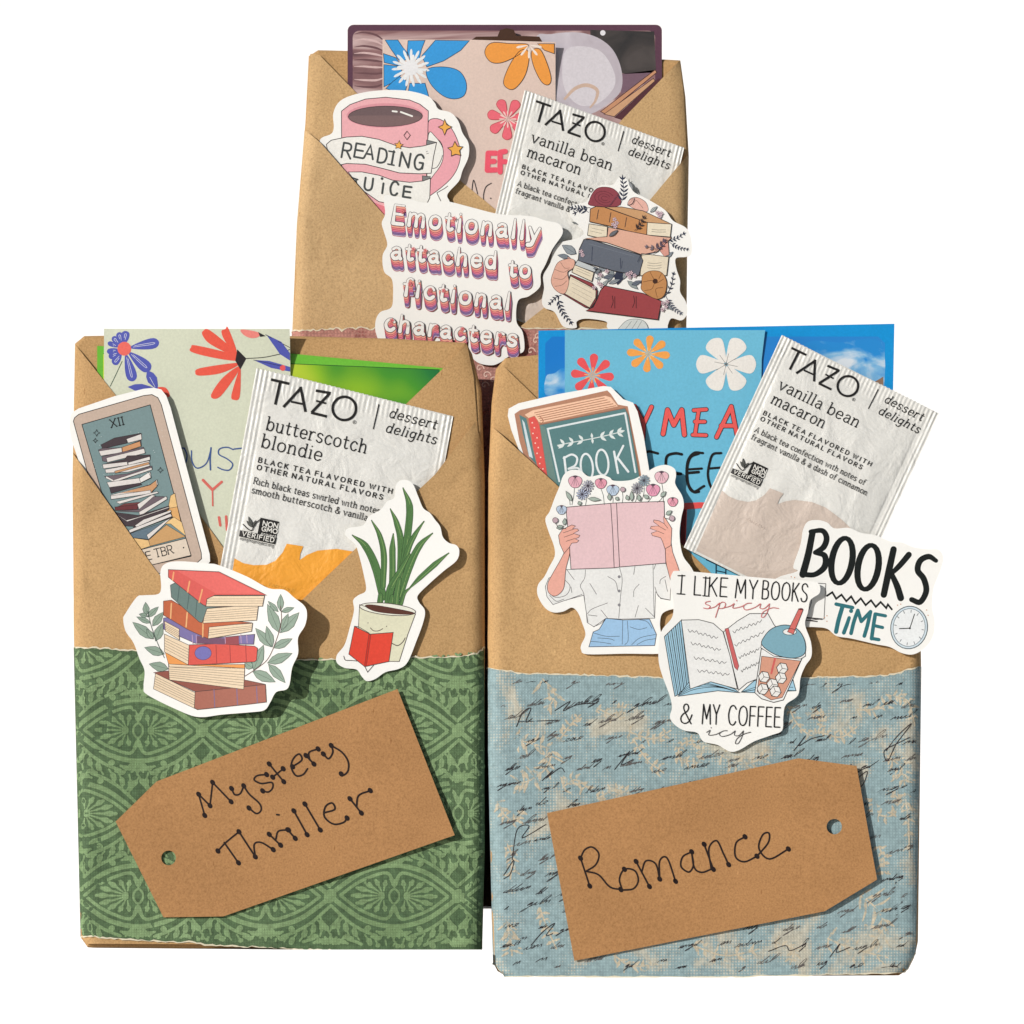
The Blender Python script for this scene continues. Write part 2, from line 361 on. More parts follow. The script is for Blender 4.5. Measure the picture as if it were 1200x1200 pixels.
# ------------------------------------------------ single-stroke letters (baseline 0, capitals 10, small letters 6.6 high)
def G(adv, st, ser=''):
    def parse(q):
        r = []
        for a in [x.strip() for x in q.split(';') if x.strip()]:
            sm = a[0] == '~'; a = a.lstrip('~')
            r.append((sm, [tuple(float(v) for v in t.split(',')) for t in a.split()]))
        return r
    # serifs: "x,y,l,r" = short level bar from x-l to x+r
    sf = []
    for t in ser.split():
        x, y, l, r = [float(v) for v in t.split(',')]; sf.append((False, [(x-l, y), (x+r, y)]))
    return (adv, parse(st), sf)
GL = {
'A': G(7, '0,0 3.5,10 7,0;1.2,3.3 5.8,3.3', '0,.3,1,1 7,.3,1,1'),
'B': G(6, '0,0 0,10;~0,10 2.6,10 4.6,9.4 5,7.7 4.4,6 2.6,5.4 0,5.4;~0,5.4 3,5.4 5.2,4.6 5.8,2.7 5.2,.8 3,0 0,0', '0,.3,1,0 0,9.8,1,0'),
'C': G(7, '~6.8,8.2 5.4,9.6 3.6,10 1.3,8.9 0,5 1.3,1.1 3.6,0 5.4,.4 6.8,1.8'),
'D': G(7, '0,0 0,10;~0,10 2.8,10 5.4,8.8 6.5,5 5.4,1.2 2.8,0 0,0'),
'E': G(5.2, '0,0 0,10;0,10 5,10;0,5.2 4.5,5.2;0,0 5.2,0', '0,.3,1,0 0,9.8,1,0'),
'F': G(5, '0,0 0,10;0,10 5,10;0,5.2 4.4,5.2'),
'G': G(7, '~6.6,8.2 5.2,9.7 3.5,10 1.2,8.8 0,5 1.2,1.2 3.5,0 5.6,.6 6.6,2.4;6.7,1 6.7,4.6;6.7,4.6 4,4.6'),
'H': G(6.4, '0,0 0,10;6.4,0 6.4,10;0,5.1 6.4,5.1'),
'I': G(1, '.5,0 .5,10', '.5,.3,1.5,1.5 .5,9.8,1.5,1.5'),
'J': G(4, '~3.6,10 3.6,2.6 2.4,.2 .2,.8;1.4,10 5,10'),
'K': G(6, '0,0 0,10;5.6,10 0,4.4;1.6,5.8 6,0'),
'L': G(5, '0,10 0,0;0,0 5,0'),
'M': G(8, '0,0 .8,10;.8,10 4,2.6;4,2.6 7.2,10;7.2,10 8,0'),
'N': G(6.6, '0,0 0,10;0,10 6.6,0;6.6,0 6.6,10'),
'O': G(7.6, '~3.8,10 1.1,8.7 0,5 1.1,1.3 3.8,0 6.5,1.3 7.6,5 6.5,8.7 3.8,10'),
'P': G(5.6, '0,0 0,10;~0,10 3.2,10 5,9.4 5.6,7.4 5,5.4 3.2,4.8 0,4.8'),
'R': G(6, '0,0 0,10;~0,10 3,10 4.8,9.3 5.4,7.5 4.8,5.7 3,5 0,5;2.6,5 6,0', '0,.3,1,1 0,9.8,1,0 6,.3,.6,1'),
'S': G(6, '~5.6,8.4 4.4,9.7 2.8,10 .9,9.2 .4,7.4 1.6,5.9 3.2,5.1 5,4 5.7,2.4 4.8,.6 2.8,0 1,.4 0,1.8'),
'T': G(6.8, '0,10 6.8,10;3.4,10 3.4,0', '3.4,.3,1.5,1.5'),
'U': G(6.4, '~0,10 0,3.4 1,.9 3.2,0 5.4,.9 6.4,3.4 6.4,10'),
'V': G(7, '0,10 3.5,0 7,10'), 'W': G(10, '0,10 2.6,0 5,9 7.4,0 10,10'),
'X': G(6.4, '0,0 6.4,10;0,10 6.4,0', '0,.3,1,1 6.4,.3,1,1 0,9.8,1,1 6.4,9.8,1,1'),
'Y': G(6.4, '0,10 3.2,5;6.4,10 3.2,5;3.2,5 3.2,0'),
'Z': G(6.4, '0,10 6.4,10;6.4,10 0,0;0,0 6.4,0'),
'&': G(7, '~7,4.6 5.6,1.4 3.2,0 .8,.6 0,2.6 1.2,4.6 3.6,6.2 4.6,8 3.6,9.8 2,9.6 1.4,8 2.6,5.6 6.8,0'),
'.': G(1, '.5,.2 .5,.5'), '(': G(2, '~2,10.6 .4,7 .4,3 2,-.6'), ')': G(2, '~0,10.6 1.6,7 1.6,3 0,-.6'),
'-': G(3, '0,4 3,4'), "'": G(1, '.5,10 .5,8'), '1': G(3, '0,8.4 1.8,10;1.8,10 1.8,0'),
'a': G(5.2, '~.6,5.5 2.2,6.6 4,6 4.4,4.2;4.4,4.6 4.4,.7;4.4,.9 5.2,.1;~4.4,3.9 1.7,3.6 .3,1.9 1.5,.1 3.2,.3 4.4,1.7'),
'b': G(5.6, '.6,10 .6,0;~.6,4.4 2.2,6.4 4.4,6 5.4,3.3 4.4,.5 2.2,.1 .6,2', '.6,9.8,1.2,0'),
'c': G(5, '~4.7,5.2 3.4,6.6 1.4,6 .2,3.3 1.4,.5 3.4,0 4.9,1.3', '4.4,6,0,.6'),
'd': G(5.6, '4.9,10 4.9,0;~4.9,4.4 3.3,6.4 1.2,6 .2,3.3 1.2,.5 3.3,.1 4.9,2', '4.9,9.8,1.2,0 4.9,.25,0,1.1'),
'e': G(5.2, '.3,3.4 5,3.4;~5,3.4 4.6,5.6 2.7,6.6 .9,5.7 .2,3.3 1,.8 2.9,0 4.8,1.1'),
'f': G(4, '~4.3,9.3 3.1,10 1.8,9 1.6,7 1.6,3.5 1.6,0;0,6.4 3.6,6.4', '1.6,.25,1.2,1.3'),
'g': G(5.6, '~4.9,4.6 3.3,6.5 1.2,6.1 .2,3.6 1.2,1.1 3.3,.9 4.9,2.6;~4.9,6.5 4.9,2 4.9,-.8 4,-2.9 2,-3.2 .5,-2.2', '4.9,6.4,0,1.1'),
'h': G(5.6, '.6,10 .6,0;~.6,4.3 2.4,6.4 4.2,6.1 4.8,4.2;4.8,4.4 4.8,0', '.6,9.8,1.2,0 .6,.25,1.1,1.1 4.8,.25,1.1,1.1'),
'i': G(1.8, '.9,6.5 .9,0;.9,9 .9,9.3', '.9,6.35,1.2,0 .9,.25,1.2,1.2'),
'j': G(2.4, '1.6,6.5 1.6,-1.4;~1.6,-1.4 1.2,-2.8 0,-3;1.6,9 1.6,9.3'),
'k': G(5.4, '.6,10 .6,0;4.6,6.5 .6,2.8;2.2,4.2 5,0', '.6,9.8,1.2,0 .6,.25,1.1,1.1 4.6,6.4,1,1 5,.25,.8,1'),
'l': G(1.8, '.9,10 .9,0', '.9,9.8,1.2,0 .9,.25,1.2,1.2'),
'm': G(9, '.6,6.5 .6,0;~.6,4.3 2.2,6.4 3.8,6.1 4.4,4.2;4.4,4.4 4.4,0;~4.4,4.3 6,6.4 7.6,6.1 8.2,4.2;8.2,4.4 8.2,0', '.6,6.35,1.2,0 .6,.25,1.1,1 4.4,.25,1,1 8.2,.25,1,1.1'),
'n': G(5.6, '.6,6.5 .6,0;~.6,4.3 2.4,6.4 4.2,6.1 4.8,4.2;4.8,4.4 4.8,0', '.6,6.35,1.2,0 .6,.25,1.1,1.1 4.8,.25,1.1,1.1'),
'o': G(5.6, '~2.8,6.6 .9,5.7 .2,3.3 .9,.9 2.8,0 4.7,.9 5.4,3.3 4.7,5.7 2.8,6.6'),
'p': G(5.6, '.6,6.5 .6,-3;~.6,4.4 2.2,6.4 4.4,6 5.4,3.3 4.4,.5 2.2,.1 .6,2'),
'r': G(4, '.6,6.5 .6,0;~.6,3.8 1.6,5.9 3,6.6 4,6.2', '.6,6.35,1.2,0 .6,.25,1.1,1.6'),
's': G(4.6, '~4.2,5.5 3.2,6.5 1.6,6.5 .5,5.5 .9,4 2.4,3.4 4,2.6 4.3,1.3 3.2,.1 1.4,.1 .3,1.2'),
't': G(3.8, '~1.5,8.8 1.5,4 1.6,1.2 2.6,.1 3.8,.7;0,6.4 3.6,6.4'),
'u': G(5.6, '~.6,6.5 .6,3.5 .8,1.2 2.3,0 4,.7 4.8,2.6;4.8,6.5 4.8,0', '.6,6.35,1.2,0 4.8,6.35,1.2,0 4.8,.25,0,1.1'),
'v': G(5.4, '0,6.5 2.7,0 5.4,6.5', '0,6.35,.8,1 5.4,6.35,1,.8'),
'w': G(8, '0,6.5 2,0 4,6 6,0 8,6.5', '0,6.35,.8,1 8,6.35,1,.8'),
'y': G(5.4, '0,6.5 2.8,.4;~5.4,6.5 3,.6 1.8,-2.4 0,-3', '0,6.35,.8,1 5.4,6.35,1,.8'),
}
BLK = (28,27,28)
WHITE = (243,241,235)
# ------------------------------------------------ the setting: white sheet behind, white display blocks
def struct(name, verts, faces, mat, smooth=False):
    me = bpy.data.meshes.new(name); me.from_pydata(verts, [], faces); me.materials.append(mat)
    o = bpy.data.objects.new(name, me); C.objects.link(o); o['kind'] = 'structure'
    if smooth: me.polygons.foreach_set('use_smooth', [True]*len(me.polygons))
    return o
mw, t_, p_ = nodes_mat('white_paint'); p_.inputs['Base Color'].default_value = (0.93,0.93,0.93,1); p_.inputs['Roughness'].default_value = 0.9
FL = -0.76
prof = [(-2.2, FL)] + [(1.6+0.8*math.sin(a), FL+0.8-0.8*math.cos(a)) for a in [math.pi/2*i/16 for i in range(17)]] + [(2.4, 4.2)]
vs = []; fs = []
for i, (y, z) in enumerate(prof): vs += [(-3.5, y, z), (4.5, y, z)]
for i in range(len(prof)-1): fs.append((2*i, 2*i+1, 2*i+3, 2*i+2))
struct('backdrop', vs, fs, mw, True)
def bevel_box(x0, x1, y0, y1, z0, z1, b):
    bm = bmesh.new(); bmesh.ops.create_cube(bm, size=1)
    for v in bm.verts: v.co = Vector(((x0+x1)/2+v.co.x*(x1-x0), (y0+y1)/2+v.co.y*(y1-y0), (z0+z1)/2+v.co.z*(z1-z0)))
    bmesh.ops.bevel(bm, geom=bm.edges[:], offset=b, segments=2, affect='EDGES', clamp_overlap=True)
    return bm
def block(name, label, cat, x0, x1, d0, d1, r0, r1, mat, z0=None, kind=None):
    """box spanning columns x0..x1, depth d0..d1, rows r0 (top) .. r1 (bottom)"""
    k = 1+d0/DC
    bm = bevel_box((x0-600)*S*k, (x1-600)*S*k, d0*S, d1*S, (HY-r1)*S*k if z0 is None else z0, (HY-r0)*S*k, 0.0004)
    me = bpy.data.meshes.new(name); bm.to_mesh(me); bm.free(); me.materials.append(mat)
    o = bpy.data.objects.new(name, me); C.objects.link(o)
    if kind: o['kind'] = kind
    else: o['label'] = label; o['category'] = cat
    return o
# stepped plinth: the left part stands one step higher
def L_(col_, row): k = 1-8/DC; return ((col_-600)*S*k, (HY-row)*S*k)
(xa, zt), (xm, _), (xb, zl) = L_(-60, 1112.8), L_(566, 0), L_(1260, 1145.5)
y0, ym, y1 = -8*S, 92*S, 330*S
V_ = [(xa,y0,FL),(xm,y0,FL),(xb,y0,FL),(xb,y1,FL),(xa,y1,FL),(xb,y0,zl),(xb,y1,zl),(xa,y1,zl),(xa,ym,zl),(xm-4*S,ym,zl),(xm,y0,zl),(xa,y0,zt),(xm,y0,zt),(xm-4*S,ym,zt),(xa,ym,zt)]
F_ = [(0,2,5,10,12,11),(2,3,6,5),(3,4,7,6),(4,0,11,14,8,7),(5,6,7,8,9,10),(10,9,13,12),(9,8,14,13),(11,12,13,14),(0,4,3,2)]
F_[3] = (4,0,8,7); F_.append((0,11,14,8)); F_[0] = (0,2,5,10); F_.append((0,10,12,11))
struct('plinth', V_, F_, mw)
block('white_block', 'small white block behind the left front parcel, under the brown box', 'block', 400, 520, 100, 240, 1062.5, 1144.6, mw)
block('white_block', 'small white block behind the right front parcel, under the brown box', 'block', 640, 740, 100, 240, 1062.5, 1144.6, mw)
dk, t_, p_ = nodes_mat('gap_shade_card'); p_.inputs['Base Color'].default_value = (0.035,0.022,0.014,1); p_.inputs['Roughness'].default_value = 0.8  # added support's colour: near black, so the gap reads as deep shade
block('added_dark_box', 'added box carrying the rear parcel, coloured dark brown to stand in for shade in the gap', 'box', 380, 760, 100, 240, 800, 1062, dk)

# ------------------------------------------------ parcels
def jag(a, b, n, amp, seed):
    rr = random.Random(seed); a = Vector(a); b = Vector(b); d = b-a; nn = Vector((-d.y, d.x)).normalized(); out = []
    for i in range(n+1):
        t = i/n; out.append(a+d*t+nn*rr.uniform(-amp, amp)+nn*1.6*amp*noise.noise(Vector((t*9, seed, 0))))
    return out
def edges_of(P):
    """left and right edge of an outline at row y"""
    def f(y):
        xs = []
        for i in range(len(P)):
            a = P[i]; b = P[(i+1) % len(P)]
            if (a[1] <= y) != (b[1] <= y): xs.append(a[0]+(b[0]-a[0])*(y-a[1])/(b[1]-a[1]))
        return (min(xs), max(xs)) if xs else None
    tab = {}
    def g(y):
        k = round(y)
        if k not in tab:
            tab[k] = f(k+0.01) or f(min(max(k+0.01, min(p[1] for p in P)+1), max(p[1] for p in P)-1))
        return tab[k]
    return g
def offset(P, d):
    out = []; L = len(P); sg = 1 if area(P) > 0 else -1
    for i in range(L):
        a = Vector(P[i-1]); b = Vector(P[i]); c = Vector(P[(i+1) % L])
        n1 = (b-a).normalized(); n2 = (c-b).normalized(); n = Vector((-(n1.y+n2.y), n1.x+n2.x))
        n = n.normalized() if n.length > 1e-4 else Vector((-n1.y, n1.x))
        out.append(b+n*sg*d/max(0.5, n.dot(Vector((-n1.y, n1.x)))))
    return out
def parcel(label, body, A, B, VA, VB, bside, band, band_mat, dref, seed, thick=84, A_col=(198,158,108), B_col=(201,162,112)):
    eg = edges_of(body); R = 15.0
    t = Thing('wrapped_parcel', label, 'parcel', 'kraft paper parcels', dref)
    def wr(x, y, amp, sc_):
        return amp*noise.noise(Vector((x*sc_, y*sc_*0.6, seed)))+amp*0.4*noise.noise(Vector((x*sc_*3, y*sc_*3, seed+5)))
    def segd(P, x, y):
        best = 1e9; q = Vector((x, y))
        for a, b in zip(P[:-1], P[1:]):
            a = Vector(a); b = Vector(b); d = b-a; t_ = min(1, max(0, (q-a).dot(d)/d.dot(d))); best = min(best, (q-a-d*t_).length)
        return best
    def Dsheet(base, back, ins, V=None, up=0.0, cr=1.0):
        def f(x, y):
            a, b = eg(y); q = min(x-a, b-x)-ins
            e = 0.0
            if q < R: q = max(q, 0.0); e = (back-base)*(1-math.sqrt(max(0, 1-((R-q)/R)**2)))
            r1 = 1-abs(noise.noise(Vector((x*0.021+y*0.008, y*0.013-x*0.006, seed+20))))*2.2
            r2 = 1-abs(noise.noise(Vector((x*0.05-y*0.02, y*0.03, seed+40))))*2.0
            near = max(0.0, 1-min(x-a, b-x)/90.0)
            c = cr*(1.2*max(0, r1)**3*(0.45+0.9*near)+0.5*max(0, r2)**3*near)
            if V:
                dd = segd(V, x, y); c -= up*math.exp(-dd/22.0)
            return base+e+c+wr(x, y, 0.6 if base < 9 else 0.5, 0.014)
        return f
    Rb = 6.0
    body_mat = kraft((196,156,106), 'kraft_paper')
    # body: rounded edges all round
    t.part('back_panel'); p = t.cur; p.smooth = False; mi = t.mid(body_mat)
    rings = []
    for k in range(5):
        a = math.pi/2*k/4; rings.append((offset(body, Rb*(1-math.sin(a))), 9+Rb*(1-math.cos(a))))
    rings.append((body, thick-Rb))
    for k in range(1, 4):
        a = math.pi/2*k/3; rings.append((offset(body, Rb*(1-math.cos(a))), thick-Rb+Rb*math.sin(a)))
    idx = []
    for P, d in rings:
        idx.append(len(p.v)); p.v += [t.W(q[0], q[1], 0, depth=d) for q in P]
    L = len(body)
    for k in range(len(rings)-1):
        for i in range(L): p.f.append([idx[k]+i, idx[k]+(i+1) % L, idx[k+1]+(i+1) % L, idx[k+1]+i]); p.mi.append(mi)
    for P, d in (rings[0], rings[-1]):
        t.D = lambda x, y, d=d: d
        t.addbm(tess([P]), 0, body_mat)
    # inner folded flaps, then the front pocket
    t.part('inner_flap'); t.cur.smooth = True
    t.D = Dsheet(7.2, 13.0, 0.6, VA, 0.7, 0.6); t.slab(A, 1.2, kraft(A_col, 'kraft_paper'), step=9, raw=True)
    t.part('front_pocket'); t.cur.smooth = True; t.D = Dsheet(1.2, 15.0, 0.0, VB, 1.2)
    t.slab(B, 1.3, kraft(B_col, 'kraft_paper'), step=7, raw=True)
    # paper band, front and wrapped sides, torn top and bottom edges
    t.part('paper_band'); t.cur.smooth = True; bt, bb = band
    P = bt+bside[1]+bb[::-1]+bside[0]; t.D = Dsheet(1.2, 15.0, 0.0, VB, 1.2); fz = t.D
    t.D = lambda x, y: fz(x, y)-1.9
    t.slab(P, 0.5, band_mat, step=7, raw=True)
    # sides
    for q in (0, 1):
        yt = bt[0 if q == 0 else -1]; yb = bb[0 if q == 0 else -1]; m = t.mid(band_mat); s_ = -0.4 if q == 0 else 0.4
        prev = None; n = 24
        for i in range(n+1):
            y = yt[1]+(yb[1]-yt[1])*i/n; x = eg(y)[q]+s_; b = len(t.cur.v)
            t.cur.v += [t.W(x, y, 0, depth=14.0), t.W(x, y, 0, depth=thick-7)]
            if i: t.cur.f.append([b-2, b, b+1, b-1]); t.cur.mi.append(m)
    band_part = t.cur
    t.z = 0.5
    t.curved = 6
    for Q in (bt, bb):
        t.part('torn_edge', band_part)
        rr = random.Random(seed)
        t.stroke(Q, [rr.uniform(0.5, 2.3) for _ in Q], ink((226,216,190), 0.8), raw=True, lift=0.75)
    t.curved = None
    t.fz = t.D; t.band = band_part; t.bandpoly = P; t.eg = eg
    return t
# ---- left parcel
bodyL = [(86,400),(97,391),(200,389),(340,391),(460,394),(546,399),(553,412),(564,455),(568,560),(568,780),(567,1000),(564,1113),(330,1112),(101,1110),(93,1099),(85,760),(83,560)]
AL = [(87,402),(137,465),(200,556),(262,642),(300,692),(350,640),(473,475),(520,430),(547,401),(555,440),(561,520),(558,770),(90,770),(86,560)]
BL = [(84,529),(120,580),(178,662),(225,724),(290,748),(345,712),(420,640),(510,556),(557,494),(567,530),(568,780),(567,1000),(564,1108),(101,1106),(93,1095),(85,760)]
tL = jag((85,758),(345,774),56,1.1,3)+jag((348,774),(545,769),44,1.1,4)+jag((548,768),(568,759),6,1.6,5)
bL = jag((93,1097),(350,1113),56,1.0,6)+jag((354,1113),(564,1118),46,1.2,8)
green = woven((98,124,86),(84,110,76),'green_patterned_paper',0.0009, depth=0.12, dist=0.5)
greenl = woven((144,172,124),(122,150,104),'green_pattern_print',0.0009, depth=0.10, dist=0.38)
pl = parcel('left front kraft parcel with torn green patterned paper band', bodyL, AL, BL, AL[:9], BL[:9], ([],[(568,1000)]), (tL, bL), green, 0.0, 1.3)
# damask motif printed on the green band
pl.part('printed_pattern', pl.band); pl.cur.kind = 'stuff'
tiltd = math.radians(0.8)
EG = pl.eg
def okb(x, y):
    a, b = EG(y); return a+2 < x < b-2 and 762+12*math.sin((x-85)/480*3.0) < y < 1096+(x-93)*0.034
def gs(pts, w_, smooth=True, lift=0.62):
    P = catmull(pts, 4) if smooth else [Vector(p) for p in pts]
    run = []; 
    for i, q in enumerate(P):
        ww = w_ if not isinstance(w_, list) else w_[min(len(w_)-1, int(i/(len(P)-1)*len(w_)))]
        if okb(q.x, q.y): run.append((q, ww))
        else:
            if len(run) > 1: pl.stroke([a for a, _ in run], [b for _, b in run], greenl, raw=True, lift=lift)
            run = []
    if len(run) > 1: pl.stroke([a for a, _ in run], [b for _, b in run], greenl, raw=True, lift=lift)
rg = random.Random(3)
def motif(cx, cy):
    def M(x, y): return (cx+x*math.cos(tiltd)-y*math.sin(tiltd), cy+x*math.sin(tiltd)+y*math.cos(tiltd))
    def st(p, w_, lift=0.62): gs([M(*q) for q in p], w_, True, lift)
    for sy in (-1, 1):
        st([(-76,0),(-58,14*sy),(-34,29*sy),(0,36*sy),(34,29*sy),(58,14*sy),(76,0)], 5.6, 0.60)      # outer pointed oval
        st([(-63,0),(-46,13*sy),(-28,22*sy),(-9,27*sy),(0,17*sy),(9,27*sy),(28,22*sy),(46,13*sy),(63,0)], 3.8, 0.64)
        st([(-4,20*sy),(0,12*sy),(4,20*sy)], 4, 0.66)
        for k in range(-3, 4):   # buds above and below
            st([(k*2.4,38*sy),(k*4.0,44*sy),(k*6.6,52*sy-abs(k)*3.4*sy)], [2.2,3.4,6.0,5.4,3.0], 0.68+0.01*k)
        for sx in (-1, 1):
            st([(sx*20,47*sy),(sx*36,41*sy),(sx*54,30*sy),(sx*74,12*sy)], 3.8, 0.70)
            for k, (bx, by, ex, ey) in enumerate(((60,27,76,44),(64,24,64,46),(56,30,52,47),(47,36,40,52))):   # leaves filling the corners
                st([(sx*bx,by*sy),(sx*(bx*0.5+ex*0.5+2),(by+ey)/2*sy),(sx*ex,ey*sy)], [2.4,6.2,6.6,2.2], 0.72+0.01*k)
            st([(sx*30,38*sy),(sx*31,39*sy)], [7,7], 0.78)
            st([(sx*10,44*sy),(sx*18,50*sy),(sx*26,48*sy)], [2,5,3], 0.77)
    for sx in (-1, 1):
        for k in range(-4, 5):   # palmette fan
            a = math.radians(k*24); L_ = 36-abs(k)*2.6
            st([(sx*13+sx*math.cos(a)*7, math.sin(a)*6),(sx*13+sx*math.cos(a)*L_*0.7, math.sin(a)*L_*0.5),(sx*13+sx*math.cos(a)*L_, math.sin(a)*L_*0.66)], [1.8,2.6,5.2,6.4,4.0], 0.66+0.008*k)
        st([(sx*15,-1),(sx*15,1)], [8,8], 0.74); st([(sx*74,-1),(sx*74,1)], [13,13], 0.80)
    st([(0,-9),(-5,-4),(-5,4),(0,9),(5,4),(5,-4),(0,-9)], 2.6, 0.70)
for r in range(-1, 5):
    for c_ in range(-2, 5):
        motif(162+150*c_+(75 if r % 2 else 0), 1050-97*(r-0)+ (0))
pl.build()
# ---- right parcel
bodyR = [(581,430),(592,417),(632,413),(1030,418),(1044,440),(1044,540),(1022,600),(1030,660),(1066,690),(1080,715),(1081,780),(1077,1104),(1073,1122),(1066,1136),(1055,1143),(800,1144),(592,1143),(583,1138),(578,1128),(576,1060),(572,900),(571,800),(572,560),(576,470)]
AR = [(586,424),(628,465),(700,536),(812,650),(870,706),(960,640),(1015,602),(1032,670),(1064,696),(1076,720),(1076,790),(580,790),(578,560),(580,470)]
BR = [(577,500),(652,568),(740,650),(800,700),(870,722),(960,704),(1079,700),(1081,780),(1077,1103),(1073,1120),(1065,1134),(1055,1141),(800,1142),(592,1141),(584,1136),(579,1127),(576,1060),(572,900),(571,800),(572,560)]
tR = jag((571,782),(608,789),8,1.0,11)+jag((612,789),(840,796),50,0.9,12)+jag((843,796),(1040,792),44,1.0,13)+jag((1043,791),(1081,780),9,1.2,14)
bR = jag((578,1129),(592,1144),4,0.6,15)+jag((595,1144),(830,1145),30,0.4,16)+jag((834,1145),(1059,1140),30,0.5,17)+jag((1062,1139),(1074,1117),4,0.6,18)
blue = woven((150,174,178),(206,196,174),'blue_script_paper',0.00105, blotch=44.0, depth=0.08, dist=0.30)
pr = parcel('right front kraft parcel with blue and cream script paper band', bodyR, AR, BR, AR[:7], BR[:7], ([(576,1060),(572,900)],[]), (tR, bR), blue, 0.0, 5.1)
worn = woven((204,192,168),(150,168,168),'worn_cream_print',0.00105, blotch=340.0, depth=0.10, dist=0.25)
pr.part('printed_scrollwork', pr.band); pr.cur.kind = 'stuff'; pr.curved = 9
for k, (P, w_) in enumerate([([(603,866),(625,872),(645,880),(640,900),(620,915),(604,918)],[10,22,26,22,14,6]), ([(655,868),(668,850),(680,838)],[14,10,4]), ([(738,858),(765,866),(786,856)],[8,16,14]), ([(742,866),(758,890),(778,906)],[8,12,8]),
    ([(812,900),(822,884),(812,868),(796,876),(798,892),(808,892)],[9,9,8,7,6,5]), ([(660,922),(675,914),(692,926)],[12,20,12]), ([(583,940),(592,956),(606,962),(612,950)],[12,12,9,5]), ([(594,1080),(598,1100),(600,1120)],[20,34,28]),
    ([(632,1062),(640,1085),(652,1112)],[10,22,22]), ([(592,985),(600,1004),(598,1030)],[8,14,8]), ([(924,828),(934,848),(952,862),(964,846),(958,834),(946,838)],[8,10,11,9,7,5]), ([(1004,832),(1030,830),(1050,816)],[14,20,10]),
    ([(1046,816),(1064,822),(1072,850)],[10,14,8]), ([(962,858),(985,864),(1004,852)],[8,12,6]), ([(1040,886),(1056,900),(1060,920)],[16,26,14]), ([(1024,936),(1024,952),(1044,956),(1054,942),(1046,928)],[8,12,10,9,6]),
    ([(1060,930),(1064,960),(1066,1004)],[12,16,10]), ([(1030,992),(1036,1010),(1034,1024)],[12,14,8]), ([(1008,1050),(1024,1062),(1036,1084),(1022,1106)],[26,40,34,20]), ([(970,1100),(1000,1112),(1040,1122)],[16,30,22]),
    ([(636,796),(650,812),(642,832)],[20,34,14]), ([(700,830),(724,840),(730,824)],[12,12,6]), ([(812,1108),(850,1120),(890,1112)],[10,18,10]), ([(908,1104),(930,1112),(926,1130)],[10,16,10]), ([(720,1120),(740,1132),(770,1130)],[10,14,8]), ([(846,886),(870,896),(900,886)],[14,22,10]), ([(700,936),(720,926),(738,930)],[8,12,6])]):
    Q = catmull(P, 6); rf = random.Random(k)
    if all(inside(pr.bandpoly, q[0], q[1]) for q in P): pr.stroke(Q, 2.0, worn, raw=True, lift=0.56)
    mw_ = max(w_)
    for i in range(0, len(Q)-1, 2):
        d_ = (Q[i+1]-Q[i]).normalized(); L3 = rf.uniform(0.5, 1.0)*(mw_*0.55+3)
        for sg in (-1, 1):
            a_ = math.atan2(d_.y, d_.x)+sg*rf.uniform(0.5, 1.5); u_ = Vector((math.cos(a_), math.sin(a_)))
            n_ = Vector((-u_.y, u_.x))*rf.uniform(-2, 2)
            R_ = [Q[i]+u_*1.5, Q[i]+u_*L3*0.5+n_, Q[i]+u_*L3]
            if all(inside(pr.bandpoly, q.x-2, q.y) and inside(pr.bandpoly, q.x+2, q.y+2) and inside(pr.bandpoly, q.x, q.y-2) for q in R_):
                pr.stroke(R_, [1.2, rf.uniform(2.5, 5), 1.6], worn, smooth=True, raw=True, lift=0.57+0.003*(i % 20)+0.001*sg)
pr.part('printed_script', pr.band); pr.cur.kind = 'stuff'; pr.curved = 14
rs = random.Random(21); sepia = ink((52,46,50), 0.6, 0.3); sep2 = ink((104,98,96), 0.6, 0.3)
LOOPS = {'n': [(0,0),(.35,-.9),(.5,-.2),(.75,-.9),(.95,-.1)], 'e': [(0,0),(.5,-.35),(.62,-.8),(.35,-.85),(.25,-.35),(.6,0)], 'l': [(0,0),(.5,-.9),(.62,-2.0),(.36,-2.1),(.2,-1.0),(.45,0)],
         'g': [(0,-.3),(.4,-.9),(.1,-.8),(.1,-.2),(.5,-.6),(.4,.8),(.05,1.4),(.1,.9),(.7,0)], 'i': [(0,0),(.3,-.8),(.32,-.1),(.55,0)], 'd': [(.4,-.5),(.05,-.6),(.05,-.1),(.4,-.3),(.6,-1.9),(.45,-.2),(.7,0)]}
def scrib(x, y, n, h, sl=0.75, k=1.0, c=None, rise=-0.12, lift=0.7):
    P = []
    for i in range(n):
        g_ = rs.choice('nneeiilgd'); L_ = LOOPS[g_]; wd = h*rs.uniform(0.9, 1.3)*k
        for a, b in L_: P.append((x+a*wd-b*h*sl*0.6, y+b*h*0.62+rise*a*wd))
        x += wd*L_[-1][0]; y += rise*wd*L_[-1][0]
    P = [q for q in P if inside(pr.bandpoly, q[0]-3, q[1]) and inside(pr.bandpoly, q[0]+4, q[1]+6) and inside(pr.bandpoly, q[0], q[1]-7)]
    if len(P) > 3:
        Q = catmull(P, 3); pr.stroke(Q, [0.28+0.5*abs(math.sin(i*0.37+x))**2 for i in range(len(Q))], c or sepia, raw=True, lift=lift)
    return x
for row in range(17):
    y = 804+row*20.5+rs.uniform(-4, 4); x = 580+rs.uniform(0, 30)
    while x < 1072:
        h_ = rs.uniform(4.5, 8.5)
        x = scrib(x, y+rs.uniform(-5, 5), rs.randint(1, 5), h_, sl=rs.uniform(0.7, 1.3), k=rs.uniform(0.8, 1.3), rise=-0.16, c=sepia if rs.random() < 0.55 else sep2, lift=0.7+0.05*(row % 3))
        x += rs.uniform(5, 30)
